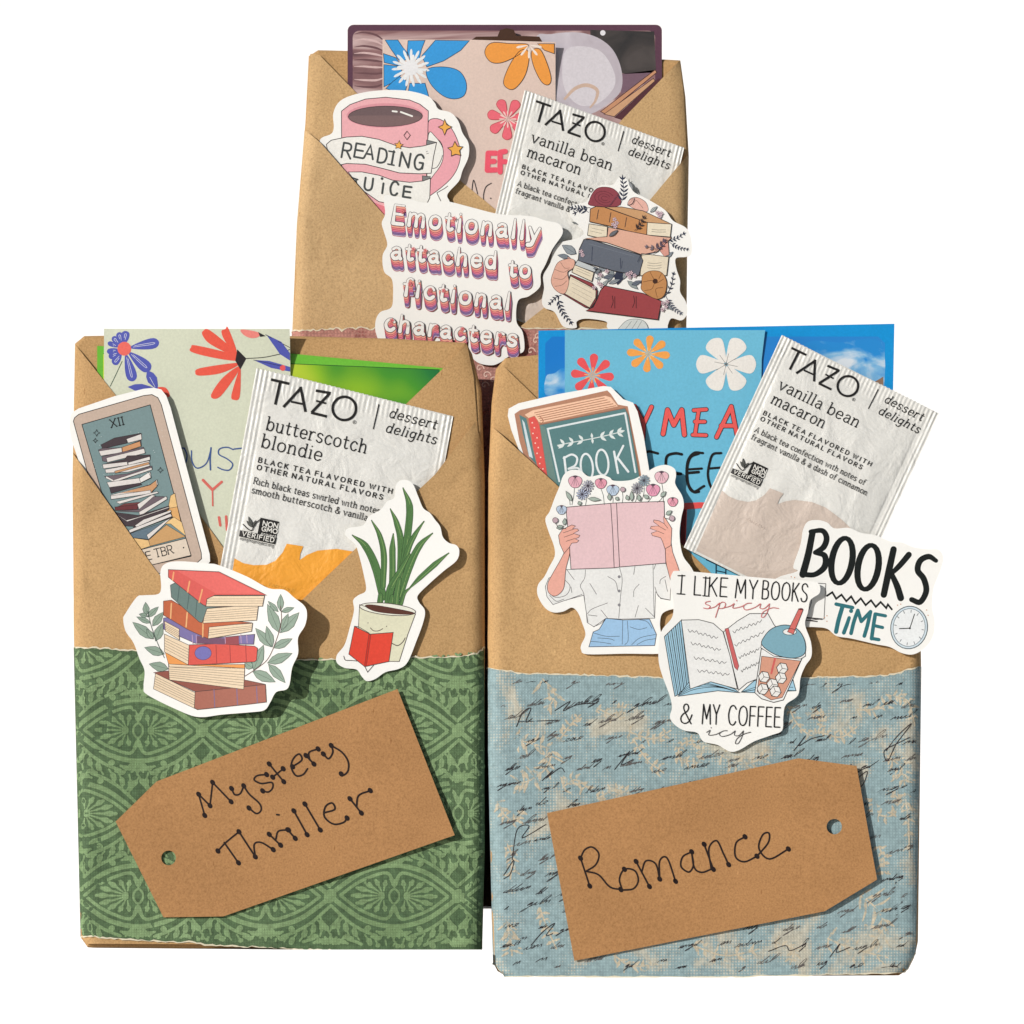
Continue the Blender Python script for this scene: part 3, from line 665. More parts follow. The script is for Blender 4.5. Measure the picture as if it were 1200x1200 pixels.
# a few larger flourishes seen in the paper
for Q in ([(605,852),(612,836),(622,830),(616,846),(624,842)], [(650,833),(668,822),(660,833),(676,826),(700,824)], [(720,902),(738,880),(728,896),(742,890)],
          [(635,915),(648,903),(640,912),(656,900),(662,905)], [(1038,880),(1052,862),(1068,848),(1050,872),(1040,892),(1036,880),(1050,872),(1066,864)],
          [(930,880),(944,862),(936,874),(950,866),(966,862)], [(590,1026),(602,1008),(598,1024),(590,1030)], [(600,1008),(606,972),(620,968),(612,982),(640,966)],
          [(1005,912),(1016,904),(1012,918),(1006,924)], [(622,1108),(636,1092),(650,1082),(640,1096),(648,1094)], [(900,1115),(920,1108),(926,1114),(944,1106)], [(972,1122),(984,1106),(980,1116),(996,1110)]):
    pr.stroke(catmull(Q, 5), 0.9, sepia, raw=True, lift=0.9)
pr.stroke([(608,846),(654,844)], 0.9, sepia, raw=True, lift=0.86)
pr.curved = None
pr.build()
# ---- rear parcel on the box
bodyT = [(361,62),(372,55),(500,58),(780,66),(798,67),(804,110),(808,180),(806,300),(805,400),(803,798),(345,798),(341,400),(347,260),(357,140)]
AT = [(363,60),(374,63),(418,108),(540,211),(590,252),(620,275),(652,250),(728,140),(797,69),(802,110),(805,180),(803,470),(344,470),(350,260),(359,140)]
BT = [(356,150),(376,168),(450,252),(520,330),(607,385),(660,343),(762,234),(807,180),(806,300),(805,400),(803,796),(345,796),(341,400),(347,260)]
tT = jag((341,388),(440,384),30,1.4,31)+jag((444,384),(640,385),40,1.2,32)+jag((644,385),(805,387),30,1.0,33)
bT = jag((345,794),(600,795),20,0.6,34)+jag((605,795),(803,795),20,0.6,35)
rose = woven((196,140,128),(150,80,76),'rose_patterned_paper',0.0012, blotch=120.0, depth=0.15, dist=0.4)
ptp = parcel('rear kraft parcel standing raised behind the two front ones', bodyT, AT, BT, AT[:9], BT[:8], ([],[]), (tT, bT), rose, 130.0, 9.7, B_col=(206,172,126), A_col=(204,168,120))
ptp.part('printed_scrollwork', ptp.band); ptp.cur.kind = 'stuff'
rl = ink((232,196,180), 0.5)
for cx, cy in ((630,395),(636,408),(622,412),(570,440),(562,432),(578,446),(628,386+14),(568,452)):
    P = [(cx+math.cos(a*0.9)*a*0.75, cy+math.sin(a*0.9)*a*0.75) for a in [i*0.7 for i in range(11)]]
    ptp.stroke(catmull(P, 3), 1.3, rl, raw=True, lift=0.8)
ptp.build()

# ------------------------------------------------ photo packets behind the cards
def packet(label, dref, D, outline, frame_col, print_poly, print_mat, pname='printed_photo', group='glossy photo packets'):
    t = Thing('photo_packet', label, 'packet', group, dref, D)
    t.part('frame'); t.slab(outline, 1.0, ink(frame_col, 0.3), raw=True)
    t.part(pname); t.z = 1.0; t.fill(print_poly, print_mat, raw=True)
    return t
def rrect(x0, y0, x1, y1, r, n=5):
    P = []
    for cx, cy, a0 in ((x1-r, y0+r, -90), (x1-r, y1-r, 0), (x0+r, y1-r, 90), (x0+r, y0+r, 180)):
        for k in range(n+1):
            a = math.radians(a0+90*k/n); P.append((cx+math.cos(a)*r, cy+math.sin(a)*r))
    return P
leafm = grad_print('printed_leaf_photo', [(0.15,(196,214,60)),(0.38,(140,188,40)),(0.55,(72,150,44)),(0.72,(40,124,58)),(0.9,(26,104,60))], 13.0, 0.0, 1.3, 30.0, off=-0.36)
g = packet('lime green packet with a blurred leaf photo', 0, lambda x, y: 8.2, [(113,404),(340,413),(527,431),(527,640),(113,640)], (112,190,62),
    [(120,413),(340,425),(515,432),(515,630),(120,630)], leafm)
g.part('frame_line'); g.stroke([(120,413),(340,425),(515,432)], 0.8, (34,80,40), raw=True)
g.build()
b = packet('bright blue packet with a printed sky photo', 0, lambda x, y: 8.2, [(631,386),(1049,378),(1047,480),(1000,600),(860,700),(631,700)], (26,150,220),
    [(647,393),(1030,393),(1038,401),(1037,478),(990,596),(855,690),(639,690),(639,401)], grad_print('printed_blue_sky', [(0.2,(120,186,228)),(0.5,(60,150,218)),(0.8,(24,124,208))], -1.5, 5.0, 0.2, off=-0.22))
cloud = photo_print('printed_cloud', [(0.44,(40,140,214)),(0.54,(130,186,226)),(0.66,(222,230,238))], 60.0, dist=0.6, detail=7, stretch=(1,1,1.8))
b.part('printed_clouds')
b.fill([(640,440),(650,436),(660,430),(668,438),(664,460),(640,462)], cloud, smooth=True, raw=True)
b.fill([(640,466),(664,462),(664,482),(640,484)], cloud, raw=True)
b.part('printed_clouds'); b.fill([(940,404),(955,398),(985,400),(1034,400),(1034,470),(1020,455),(960,430),(925,420)], cloud, raw=True, smooth=True)
b.fill([(1026,446),(1036,440),(1036,470),(1030,462)], ink((150,120,100),0.3), raw=True)
b.build()
shell = photo_print('printed_cocoa_photo', [(0.35,(92,66,72)),(0.48,(150,112,112)),(0.62,(206,178,176)),(0.75,(226,206,206))], 34.0, dist=1.6, stretch=(0.5,1,2.2), detail=5)
tp = packet('plum edged packet printed with a pale bowl', 130, lambda x, y: 8.2, rrect(407,27,776,300,7), (98,66,82), rrect(413,34,768,295,8), shell)
tp.part('printed_ribs'); tp.frame(340,20,.2)
for i in range(9):
    tp.stroke([(375,90+i*38),(430,80+i*40),(500,95+i*38),(545,125+i*32)], [0.6,2.2,2.6,1.2], (214,184,182) if i % 2 else (112,80,84), smooth=True)
tp.part('printed_dark_corner'); tp.frame(580,20,.2)
tp.fill([(560,65),(935,75),(945,310),(860,330),(740,320),(560,120)], photo_print('printed_slate', [(0.3,(52,50,50)),(0.6,(74,68,66)),(0.8,(96,88,86))], 80.0, dist=1.0))
tp.fill([(740,325),(945,315),(945,300),(880,380),(740,440)], (122,96,110))
tp.part('printed_bowl')
tp.fill([(240,120),(330,90),(480,80),(600,110),(690,180),(740,290),(745,400),(700,470),(560,560),(380,560),(300,400)], photo_print('printed_bowl_photo', [(0.35,(186,176,184)),(0.55,(206,198,206)),(0.7,(222,216,222))], 60.0, dist=1.2, detail=5), smooth=True)
tp.fill([(420,180),(600,180),(690,290),(700,400),(600,500),(480,500),(400,380)], (216,210,216), smooth=True)
tp.stroke([(410,470),(470,410),(540,390),(600,420),(590,480),(560,520)], [3,4,4.5,4,3,2], (206,178,160), smooth=True)
tp.dot((633,83), 3.2, (230,228,232))
tp.part('printed_sticks')
tp.fill([(620,545),(940,300),(950,315),(650,560)], (200,146,112), out=0.8, oc=(70,44,44))
tp.fill([(640,560),(930,350),(940,365),(700,575)], (206,160,124), out=0.8, oc=(70,44,44))
tp.fill([(700,580),(960,350),(990,360),(760,600)], (86,50,58))
tp.build()

# ------------------------------------------------ cards
def liftD(base, x0, x1, y0, y1, amt):
    """card whose top right bends toward the viewer"""
    def f(x, y):
        u = min(1, max(0, (x-x0)/(x1-x0))); v = min(1, max(0, (y1-y)/(y1-y0)))
        return base-amt*u*v*v
    return f
cl = Thing('gift_card', 'pale green card with blue and coral flowers in the left parcel', 'card', 'printed cards in the parcels', 0, liftD(7.4,130,340,384,462,16))
cl.curved = 6; cl.part('card'); cl.slab([(121,384),(340,387),(340,690),(121,690)], 0.7, ink((216,220,198)), raw=True)
cl.z += 0.08; cl.part('printed_daisy'); cl.frame(80,370,.20833); BU = (84,92,180); CO = (238,94,76)
def clipr(t, x0, y0):   # nothing: motifs stay on the card
    pass
for a, L_, w_ in ((200,100,30),(225,95,36),(170,100,34),(150,100,40),(125,108,46),(75,190,64),(40,190,70),(350,200,62),(275,100,48),(250,98,40)):
    r = math.radians(a); u = Vector((math.cos(r), math.sin(r))); v = Vector((-u.y, u.x)); q = Vector((312,180)); L2 = min(L_, 300)
    P = [q+u*30, q+u*L2*0.55+v*w_*0.4, q+u*L2*0.88+v*w_*0.45, q+u*L2, q+u*L2*0.88-v*w_*0.45, q+u*L2*0.55-v*w_*0.4]
    cl.fill(P, BU, smooth=True, n=3)
    cl.stroke([q+u*50, q+u*L2*0.8+v*5, q+u*L2*0.82-v*4, q+u*60-v*6], 0.5, (226,228,236), smooth=True)
cl.dot((312,180), 8.2, (240,110,100))
cl.stroke([(300,250),(262,330),(232,392)], 0.8, (60,90,70))
cl.leaf((440,300),(500,410),58,BU); cl.leaf((330,395),(490,405),44,BU); cl.stroke([(455,340),(485,395)], 0.5, (226,228,236))
cl.part('printed_coral_flower')
for P in ([(945,190),(900,70),(885,78),(862,90),(880,140),(935,215)], [(940,200),(800,85),(760,85),(755,110),(800,160),(935,225)], [(945,220),(720,165),(690,175),(690,200),(800,230),(940,250)],
          [(940,262),(740,290),(712,315),(735,332),(850,320),(945,280)], [(945,285),(860,350),(800,440),(825,462),(870,430),(960,300)], [(962,290),(915,440),(930,468),(962,450),(968,300)]):
    cl.fill(P, CO, smooth=True, n=4)
cl.fill([(950,188),(1000,238),(966,298),(938,250)], (44,40,44))
cl.stroke([(1000,238),(1100,232),(1190,215)], 0.8, (44,44,50), smooth=True); cl.stroke([(1190,215),(1246,190)], 0.8, (44,44,50))
cl.fill([(970,84),(1010,84),(1075,100),(1070,122),(1030,128),(990,112)], (240,138,130), smooth=True); cl.fill([(1070,96),(1112,118),(1080,122)], (44,40,44))
cl.fill([(1115,110),(1200,150),(1246,210),(1246,250),(1190,215)], (84,92,180)); cl.stroke([(1110,110),(1246,180)], 0.7, (44,44,50))
cl.fill([(1040,246),(1130,252),(1246,285),(1246,310),(1140,290)], (84,92,180)); cl.dot((1205,290), 3.4, (238,94,96)); cl.stroke([(1040,246),(1200,280)], 0.6, (44,44,50))
cl.fill([(500,398),(545,400),(568,440),(555,452),(520,420)], CO, smooth=True); cl.fill([(430,500),(470,510),(460,560)], CO)
cl.part('lettering'); PB = (64,92,150)
cl.stroke([(650,740),(615,745),(600,790),(625,830),(655,825),(665,780),(650,740)], 1.6, PB, smooth=True)
cl.stroke([(690,755),(692,810),(715,850),(750,845),(780,815),(800,745)], 1.5, PB, smooth=True); cl.stroke([(800,738),(795,800),(797,862)], 1.8, PB, smooth=True)
cl.stroke([(925,748),(890,735),(848,745),(845,775),(890,800),(922,830),(905,862),(870,862),(838,848)], 1.5, PB, smooth=True); cl.stroke([(930,745),(975,740)], 1.6, PB)
for P, w_ in (([(755,920),(808,975)],3.2), ([(860,930),(808,975)],3.0), ([(808,975),(810,1064)],1.8), ([(845,1130),(852,1175)],3), ([(885,1125),(890,1200)],3), ([(885,1180),(905,1200)],2)):
    cl.stroke(P, w_, (222,110,100))
cl.build()
cr = Thing('gift_card', 'sky blue card with three blossoms and handwritten lettering', 'card', 'printed cards in the parcels', 0, lambda x, y: 7.0 - 2.0*max(0, (480-y)/100))
cr.curved = 8; cr.part('card'); cr.slab([(662,386),(897,386),(893,420),(889,692),(662,692)], 0.8, ink((112,190,220)), raw=True)
cr.z += 0.05; cr.part('printed_red_flower'); cr.frame(570,370,.20833); RD = (236,88,92)
cr.petals((597,330), 20, 122, 8, 48, RD, a0=-85)
cr.petals((597,330), 2, 46, 12, 7, (246,180,120), a0=5)
cr.part('printed_orange_flower'); cr.petals((912,210), 16, 122, 8, 44, (244,166,84), a0=5, squash=0.85); cr.petals((912,210), 2, 40, 11, 6, (250,200,130), squash=0.9)
cr.part('printed_white_flower'); cr.frame(800,370,.26667); cr.petals((192,210), 6, 132, 6, 84, (238,234,228), a0=0, squash=0.95)
for a in range(0, 360, 45): cr.stroke([(192,210),(192+math.cos(math.radians(a+12))*52,210+math.sin(math.radians(a+12))*48)], 0.5, (120,116,112))
cr.part('lettering'); cr.frame(570,370,.20833)
def outl(t, segs, w_, c, oc, ow=1.4):
    for P, sm in segs: t.stroke(P, w_+ow, oc, smooth=sm)
    for P, sm in segs: t.stroke(P, w_, c, smooth=sm)
outl(cr, [([(760,510),(812,600)],0), ([(835,505),(885,600)],0), ([(930,508),(885,605),(882,690)],0)], 4.6, (236,96,92), BLK)
outl(cr, [([(995,660),(1020,525)],0), ([(1020,525),(1055,610)],0), ([(1055,610),(1100,525)],0), ([(1100,525),(1115,665)],0)], 5.2, (236,96,92), BLK)
cr.frame(800,370,.26667)
outl(cr, [([(72,410),(55,520)],0), ([(50,412),(105,408)],0), ([(55,462),(98,462)],0), ([(45,520),(104,522)],0)], 4.0, (236,96,92), BLK)
outl(cr, [([(150,530),(215,395)],0), ([(215,395),(240,520)],0), ([(170,480),(232,480)],0), ([(300,400),(330,520)],0)], 4.6, (236,96,92), BLK)
cr.frame(570,370,.20833)
cr.stroke([(965,770),(910,760),(870,790),(860,850),(880,900)], 3.0, BLK, smooth=True)
cr.stroke([(1010,870),(1015,790),(1060,770),(1100,775)], 3.2, BLK, smooth=True); cr.stroke([(1015,840),(1060,880),(1095,885)], 3.4, BLK, smooth=True)
cr.stroke([(1195,770),(1150,790),(1130,850),(1135,940),(1165,985),(1195,985)], 3.4, BLK, smooth=True)
cr.stroke([(1135,880),(1195,875)], 3.2, BLK)
cr.frame(800,370,.26667)
cr.stroke([(90,600),(50,600),(22,640),(20,720),(45,770),(95,745)], 2.8, BLK, smooth=True); cr.stroke([(25,672),(85,668)], 2.6, BLK)
cr.stroke([(170,600),(135,605),(120,640),(112,700),(130,755),(165,745)], 2.8, BLK, smooth=True); cr.stroke([(118,668),(165,664)], 2.6, BLK)
cr.part('printed_border'); cr.frame(770,600,.28333)
cr.frame(570,370,.20833)
cr.fill([(1110,1050),(1200,1045),(1290,1050),(1290,1072),(1130,1085),(1122,1300),(1090,1300)], (232,86,84)); cr.fill([(1100,1085),(1126,1085),(1118,1300),(1088,1300)], (122,34,38))
cr.part('printed_mark'); cr.frame(770,600,.28333)
cr.stroke([(205,195),(290,235)], 1.2, (24,60,90)); cr.stroke([(245,215),(245,255),(285,262),(285,235)], 1.2, (24,50,70)); cr.stroke([(245,240),(285,248)], 1.2, (24,50,70))
cr.build()
ct = Thing('gift_card', 'pale pink card with blue, orange and pink flowers and hang slot', 'card', 'printed cards in the parcels', 130, liftD(7.4,470,650,46,140,10))
ct.curved = 6; ct.part('card')
slot = [(552,46),(558,42.5),(583,42.5),(586,35),(594,33),(602,35),(605,42),(632,43.5),(636,48),(651,50)]
ct.slab([(448,44),(552,46)]+[(651,50),(651,290),(448,290)], 0.7, ink((226,202,190)), raw=True)
ct.part('hang_tab'); ct.slab([(552,46.4),(558,42.5),(583,42.5),(586,35),(594,33),(602,35),(605,42),(632,43.5),(636,50)], 0.6, ink((70,44,30)), raw=True)
ct.z += 0.08; ct.part('printed_blue_flower'); ct.frame(340,20,.2); SB = (58,156,224)
Z1 = [[(555,125),(630,125),(660,170),(685,200),(690,240),(640,250),(590,180)], [(690,130),(790,130),(770,180),(755,240),(700,240),(685,190)],
      [(850,130),(1050,135),(1000,190),(900,250),(800,285),(770,220)], [(545,205),(620,230),(650,280),(550,258)], [(548,270),(640,280),(660,320),(610,370),(548,400)],
      [(640,340),(690,370),(670,440),(600,425),(560,410),(600,370)], [(700,380),(790,380),(815,470),(810,492),(740,450),(690,435)],
      [(800,300),(900,285),(990,310),(1032,380),(1020,450),(960,472),(890,450),(820,380)]]
for P in Z1: ct.fill(P, SB, out=0.7, oc=(40,60,80), smooth=P is Z1[-1])
ct.petals((705,290), 5, 112, 15, 16, (232,236,238), a0=8); ct.petals((705,290), 5, 80, 11, 18, (240,240,240), a0=20); ct.dot((705,290), 9, (236,236,238))
ct.part('printed_orange_flower'); ct.frame(580,20,.2); ORG = (242,160,74)
ct.fill([(190,160),(90,155),(-20,150),(-60,200),(-30,255),(30,265),(110,235),(180,190)], ORG, out=0.7, smooth=True)
ct.fill([(200,210),(150,195),(90,270),(50,370),(75,412),(120,410),(180,330)], ORG, out=0.7, smooth=True)
ct.fill([(215,200),(265,190),(310,280),(330,360),(310,392),(270,370),(225,280)], ORG, out=0.7, smooth=True)
ct.fill([(250,158),(348,160),(348,215),(290,195)], ORG, out=0.7)
ct.petals((200,165), 4, 76, 9, 14, (246,232,220), a0=10, only=(0,1,2,3,4))
ct.part('printed_pink_flower'); PK = (238,110,124)
ct.petals((75,590), 14, 122, 7, 58, PK, a0=-62, out=0.6, oc=(180,60,70)); ct.petals((75,590), 2, 52, 12, 9, (246,206,200))
ct.part('lettering')
outl(ct, [([(-40,790),(-45,890)],0), ([(-40,790),(5,790)],0), ([(-40,840),(-5,838)],0), ([(-45,890),(5,888)],0)], 5.4, (240,92,112), (240,112,128), 1)
outl(ct, [([(30,785),(30,900)],0), ([(30,785),(60,780)],0), ([(30,840),(60,840)],0)], 5.4, (240,92,112), (240,112,128), 1)
ct.frame(340,20,.2)
ct.stroke([(1062,1030),(1070,960),(1078,955),(1098,1030)], 0.9, (60,56,58), smooth=True); ct.stroke([(1180,965),(1145,990),(1132,1050),(1150,1100),(1200,1120)], 0.9, (60,56,58), smooth=True); ct.dot((1175,1055), 0.8, (60,56,58))
ct.build()

# ------------------------------------------------ tea sachets
EU = Vector((922,230)); EV = Vector((-227,1243)); EO = Vector((243,38)); DET = EU.x*EV.y-EU.y*EV.x
class Tea(Thing):
    def T(s, p):
        q = Vector(p)-EO; a = (q.x*EV.y-q.y*EV.x)/DET; b = (EU.x*q.y-EU.y*q.x)/DET
        return s.o+s.U*a+s.V*b
def tea(label, dref, o, U, V, base, H, lines, tint, seed, cut=1.0, tilt=lambda a, b: 0.0, badge=True):
    t = Tea('tea_sachet', label, 'tea sachet', 'tea sachets', dref); t.o = Vector(o); t.U = Vector(U); t.V = Vector(V)
    det = t.U.x*t.V.y-t.U.y*t.V.x
    def uv(x, y):
        q = Vector((x, y))-t.o; return (q.x*t.V.y-q.y*t.V.x)/det, (t.U.x*q.y-t.U.y*q.x)/det
    def h(a, b):
        x = min(1, max(0, (a-0.07)/0.86)); y = min(1, max(0, (b-0.085)/0.86))
        e = (max(0, math.sin(math.pi*x))**0.45)*(max(0, math.sin(math.pi*y))**0.5)
        w_ = 0.9*noise.noise(Vector((a*3.1, b*3.7, seed)))+0.45*noise.noise(Vector((a*9+b*4, b*8-a*5, seed+3)))
        rid = 0.5*abs(noise.noise(Vector((a*5+b*2.5, b*2-a*1.0, seed+9))))
        return H*e+H*0.5*e*w_-H*0.75*e*rid+0.5
    t.D = lambda x, y: base-h(*uv(x, y))-tilt(*uv(x, y))
    t.part('sachet'); t.cur.smooth = True; p = t.cur; mi = t.mid(sachet_paper())
    NU, NV = 252, 110; rr = random.Random(seed)
    idx = []
    for j in range(NV+1):
        b = j/NV
        for i in range(NU+1):
            a = i/NU
            q = t.o+t.U*a+t.V*b*cut
            if j == 0: q = q+t.V*0.004*(1 if i % 6 < 3 else 0)+t.V.normalized()*0.9*noise.noise(Vector((a*4, seed, 1)))
            rib = 0.0
            bc = b*cut
            if bc < 0.072+0.006*math.sin(a*9): rib = 0.27*math.sin(a*42*2*math.pi)
            if a < 0.068: rib += 0.35*math.sin(a/0.068*3*2*math.pi)
            if a > 0.955: rib += 0.35*math.sin((a-0.955)/0.045*2*2*math.pi)
            p.v.append(t.W(q.x, q.y, rib))
    W1 = NU+1
    for j in range(NV):
        for i in range(NU): p.f.append([j*W1+i, j*W1+i+1, (j+1)*W1+i+1, (j+1)*W1+i]); p.mi.append(mi)
    # back sheet closes the sachet
    b0 = len(p.v)
    for j in range(0, NV+1, 10):
        for i in range(0, NU+1, 12):
            q = t.o+t.U*(i/NU)+t.V*(j/NV)*cut; p.v.append(t.W(q.x, q.y, 0, depth=base+0.2-tilt(i/NU, j/NV*cut)))
    n1 = NU//12+1
    for j in range(NV//10):
        for i in range(n1-1): a = b0+j*n1+i; p.f.append([a, a+n1, a+n1+1, a+1]); p.mi.append(mi)
    t.curved = 4; t.z = 0.6
    # printed wave
    t.part('printed_wave'); tm = sachet_paper(tint)
    yb = 1279*cut+38*(1-cut)
    lim = [EO+EU*0.985+EV*cut*0.99, EO+EU*0.072+EV*cut*0.99]
    low = EO+EU*0.985+EV*0.80
    wave = [(139,935),(180,958),(230,968),(290,966),(330,948),(365,910),(385,868),(462,880),(448,915),(445,945),(480,920),(530,900),(620,892),(700,905),(800,950),(900,1010),(1005,1080)]
    poly = wave+[tuple(lim[0]), tuple(lim[1])]
    t.fill(poly, tm)
    t.part('lettering'); K = (34,33,33)
    # masthead: T A Z O
    def bar(P, w_=3.1): t.stroke(P, w_*abs(t.U.length/237.6), K, round_=False); 
    t.z += .02; bar([(310,96),(396,116)]); bar([(353,106),(330,214)])
    bar([(368,226),(452,134)]); bar([(448,130),(472,248)]); bar([(404,200),(462,212)], 2.4)
    bar([(520,148),(590,160)]); bar([(586,160),(500,252)]); bar([(498,252),(572,270)]); bar([(522,196),(568,208)], 2.2)
    c0 = (654,232); rad = 55
    t.stroke([(c0[0]+math.cos(a)*rad, c0[1]+math.sin(a)*rad) for a in [2*math.pi*k/36 for k in range(36)]], 3.0*t.U.length/237.6, K, closed=True)
    t.stroke([(702+math.cos(a)*8, 297+math.sin(a)*8) for a in [2*math.pi*k/12 for k in range(12)]], 0.4, K, closed=True); t.stroke([(699,301),(699,293),(704,294),(700,298),(705,302)], 0.35, K)
    f_ = t.U.length/237.6
    bar([(816,212),(790,330)], 1.2)
    t.text('dessert', (862,272), (1080,330), 47, 1.15*f_, K, serif=True, slant=0.16)
    t.text('delights', (846,342), (1080,400), 47, 1.15*f_, K, serif=True, slant=0.16)
    for st, p0, p1, hh, ww, sf, gp in lines:
        t.text(st, p0, p1, hh, ww*f_, K, serif=sf, gap=gp)
    if not badge: return t
    # certification badge
    t.part('printed_badge')
    t.fill([(262,745),(348,764),(328,870),(242,850)], K); t.fill([(165,803),(337,838),(330,870),(160,832)], K)
    Wt = (235,233,226)
    t.text('NON', (272,782), (340,796), 22, 1.1*f_, Wt); t.text('GMO', (267,806), (338,821), 20, 1.1*f_, Wt); t.text('project', (264,826), (332,841), 15, 0.5*f_, Wt)
    t.text('VERIFIED', (175,829), (324,861), 20, 1.0*f_, Wt, gap=3.5)
    t.text('nongmoproject.org', (163,848), (322,884), 14, 0.5*f_, K)
    t.stroke([(165,835),(328,873)], 0.5*f_, Wt)
    for q in (((225,790),(240,758)), ((222,785),(205,740)), ((224,790),(196,760))): t.leaf(q[0], q[1], 14, None or (90,92,88), out=0.5, oc=K)
    t.stroke([(178,775),(205,800),(222,803),(235,775),(262,752)], 1.1*f_, K, smooth=True)
    t.part('printed_ghost_line'); t.text('FAIRTRADE', (300,1065), (420,1095), 14, 0.6*f_, tuple(min(250, int(c+18)) for c in tint))
    return t
VAN = [('vanilla bean', (292,330), (752,444), 64, 1.35, True, 2.0), ('macaron', (274,415), (575,488), 64, 1.35, True, 2.0),
       ('BLACK TEA FLAVORED WITH', (250,484), (876,632), 22, 1.05, False, 5.6), ('OTHER NATURAL FLAVORS', (243,518), (832,660), 22, 1.05, False, 5.6),
       ('A black tea confection with notes of', (228,586), (868,741), 31, 0.85, True, 2.0), ('fragrant vanilla & a dash of cinnamon.', (218,628), (900,795), 31, 0.85, True, 2.0)]
BUT = [('butterscotch', (285,332), (752,444), 64, 1.35, True, 2.0), ('blondie', (262,413), (542,480), 64, 1.35, True, 2.0),
       ('BLACK TEA FLAVORED WITH', (250,484), (876,632), 22, 1.05, False, 5.6), ('OTHER NATURAL FLAVORS', (243,518), (832,660), 22, 1.05, False, 5.6),
       ('Rich black teas swirled with notes of', (228,586), (868,741), 31, 0.85, True, 2.0), ('smooth butterscotch & vanilla', (218,628), (760,760), 31, 0.85, True, 2.0)]
tea('butterscotch blondie tea sachet with an orange lower wave', 0, (300.5,429.5), (230.5,57.5), (-56.8,310.8), 4.9, 2.6, BUT, (250,172,62), 2.2).build()
tea('vanilla bean tea sachet beside the BOOKS TIME sticker', 0, (916,393), (184,92), (-115,249), -2.5, 4.6, VAN, (212,196,184), 5.4, tilt=lambda a, b: 1.5*b).build()
tea('vanilla bean tea sachet tucked in the rear parcel', 130, (615,104), (187,68), (-60,252), 4.9, 2.6, VAN, (212,196,184), 8.8, badge=False).build()
# ------------------------------------------------ die-cut stickers
SW = ink((245,244,240), 0.3, 0.02)
def plane(base, x0, x1, dx, y0=0, y1=1, dy=0):
    """sheet lying in a slightly tilted plane: depth base, dx nearer at x1, dy nearer at y1"""
    return lambda x, y: base-dx*(x-x0)/(x1-x0)-dy*(y-y0)/(y1-y0)
def sticker(label, fr, outline, D, dref=0, thick=0.8, smooth=True, curved=None):
    D0 = D; O = [(q[0]*fr[2]+fr[0], q[1]*fr[2]+fr[1]) for q in outline]
    cx = (min(q[0] for q in O)+max(q[0] for q in O))/2; hw = (max(q[0] for q in O)-min(q[0] for q in O))/2
    if D0(*O[0]) < 0:     # lies on the parcel: floats a little and curls gently at its sides
        D = lambda x, y: D0(x, y)-0.4-1.7*((x-cx)/hw)**2
        curved = 5
    t = Thing('sticker', label, 'sticker', 'die-cut stickers on the parcels', dref, D)
    t.curved = curved; t.frame(*fr); t.part('backing'); t.slab(outline, thick, SW, smooth=smooth, n=5); t.z += 0.05 if curved else 0; return t
OL = (62,52,54)
# --- mug
t = sticker('pink mug sticker with a ribbon banner reading READING JUICE', (340,20,.2),
    [(172,725),(190,700),(240,680),(255,640),(252,560),(290,490),(380,450),(520,428),(680,430),(800,460),(845,500),(870,540),(940,560),(985,610),(1010,680),(1045,740),(1045,820),(1010,900),(990,960),(935,1020),(920,1050),(935,1090),(900,1130),(800,1160),(700,1200),(560,1210),(440,1180),(340,1060),(240,900),(185,780)],
    plane(4.2, 376, 550, 4.6), 130)
PKM = (240,178,184); PKD = (222,152,162)
t.part('printed_mug')
t.fill([(815,605),(880,600),(950,660),(995,770),(990,860),(940,950),(830,1040),(800,1040),(800,900),(860,880),(895,800),(880,730),(810,680)], (238,168,178), smooth=True, out=0.8, oc=OL, n=4)
t.fill([(810,690),(850,700),(895,770),(890,850),(845,920),(800,950)], WHITE, smooth=True, out=0.7, oc=OL, n=4)
t.fill([(300,548),(302,900),(330,1010),(560,1150),(700,1150),(800,1000),(810,550),(760,510),(700,485),(560,468),(440,478),(350,510)], PKM, out=0.9, oc=OL)
t.ell((555,575), 225, 72, PKD, rot=0); t.ell((558,580), 218, 60, (112,92,94), rot=0, out=0.7, oc=OL)
t.fill([(345,590),(400,575),(700,578),(765,590),(700,625),(560,638),(420,625)], (126,102,102), smooth=True)
t.stroke([(600,550),(625,553)], 2.0, WHITE); t.stroke([(648,555),(715,580)], 2.0, WHITE)
t.fill([(320,930),(400,900),(500,940),(560,960),(560,1200),(440,1130)], PKM); t.fill([(480,1080),(560,1110),(550,1170),(520,1120)], (226,128,140))
t.part('printed_ribbon')
t.fill([(800,720),(858,735),(835,770),(798,760)], (128,130,130), out=0.7, oc=OL); t.fill([(775,930),(822,935),(815,960),(775,965)], (128,130,130), out=0.7, oc=OL)
t.fill([(212,742),(240,718),(330,700),(420,696),(520,715),(620,752),(700,765),(780,755),(858,735),(840,820),(826,915),(760,918),(640,912),(540,885),(440,860),(330,855),(270,868),(225,820)], WHITE, out=0.9, oc=OL)
t.fill([(340,905),(420,905),(520,925),(600,955),(700,968),(780,960),(822,945),(818,1060),(800,1095),(760,1102),(600,1095),(520,1080),(420,1010)], WHITE, out=0.9, oc=OL)
t.stroke([(222,825),(262,838)], 0.6, OL); t.stroke([(232,840),(270,852)], 0.6, OL); t.stroke([(795,790),(806,785)], 0.5, OL); t.stroke([(798,802),(812,798)], 0.5, OL)
t.stroke([(860,1030),(905,1005),(925,990)], 0.8, OL); t.stroke([(860,1030),(895,1105)], 0.8, OL)
t.part('lettering'); DKG = (74,78,78)
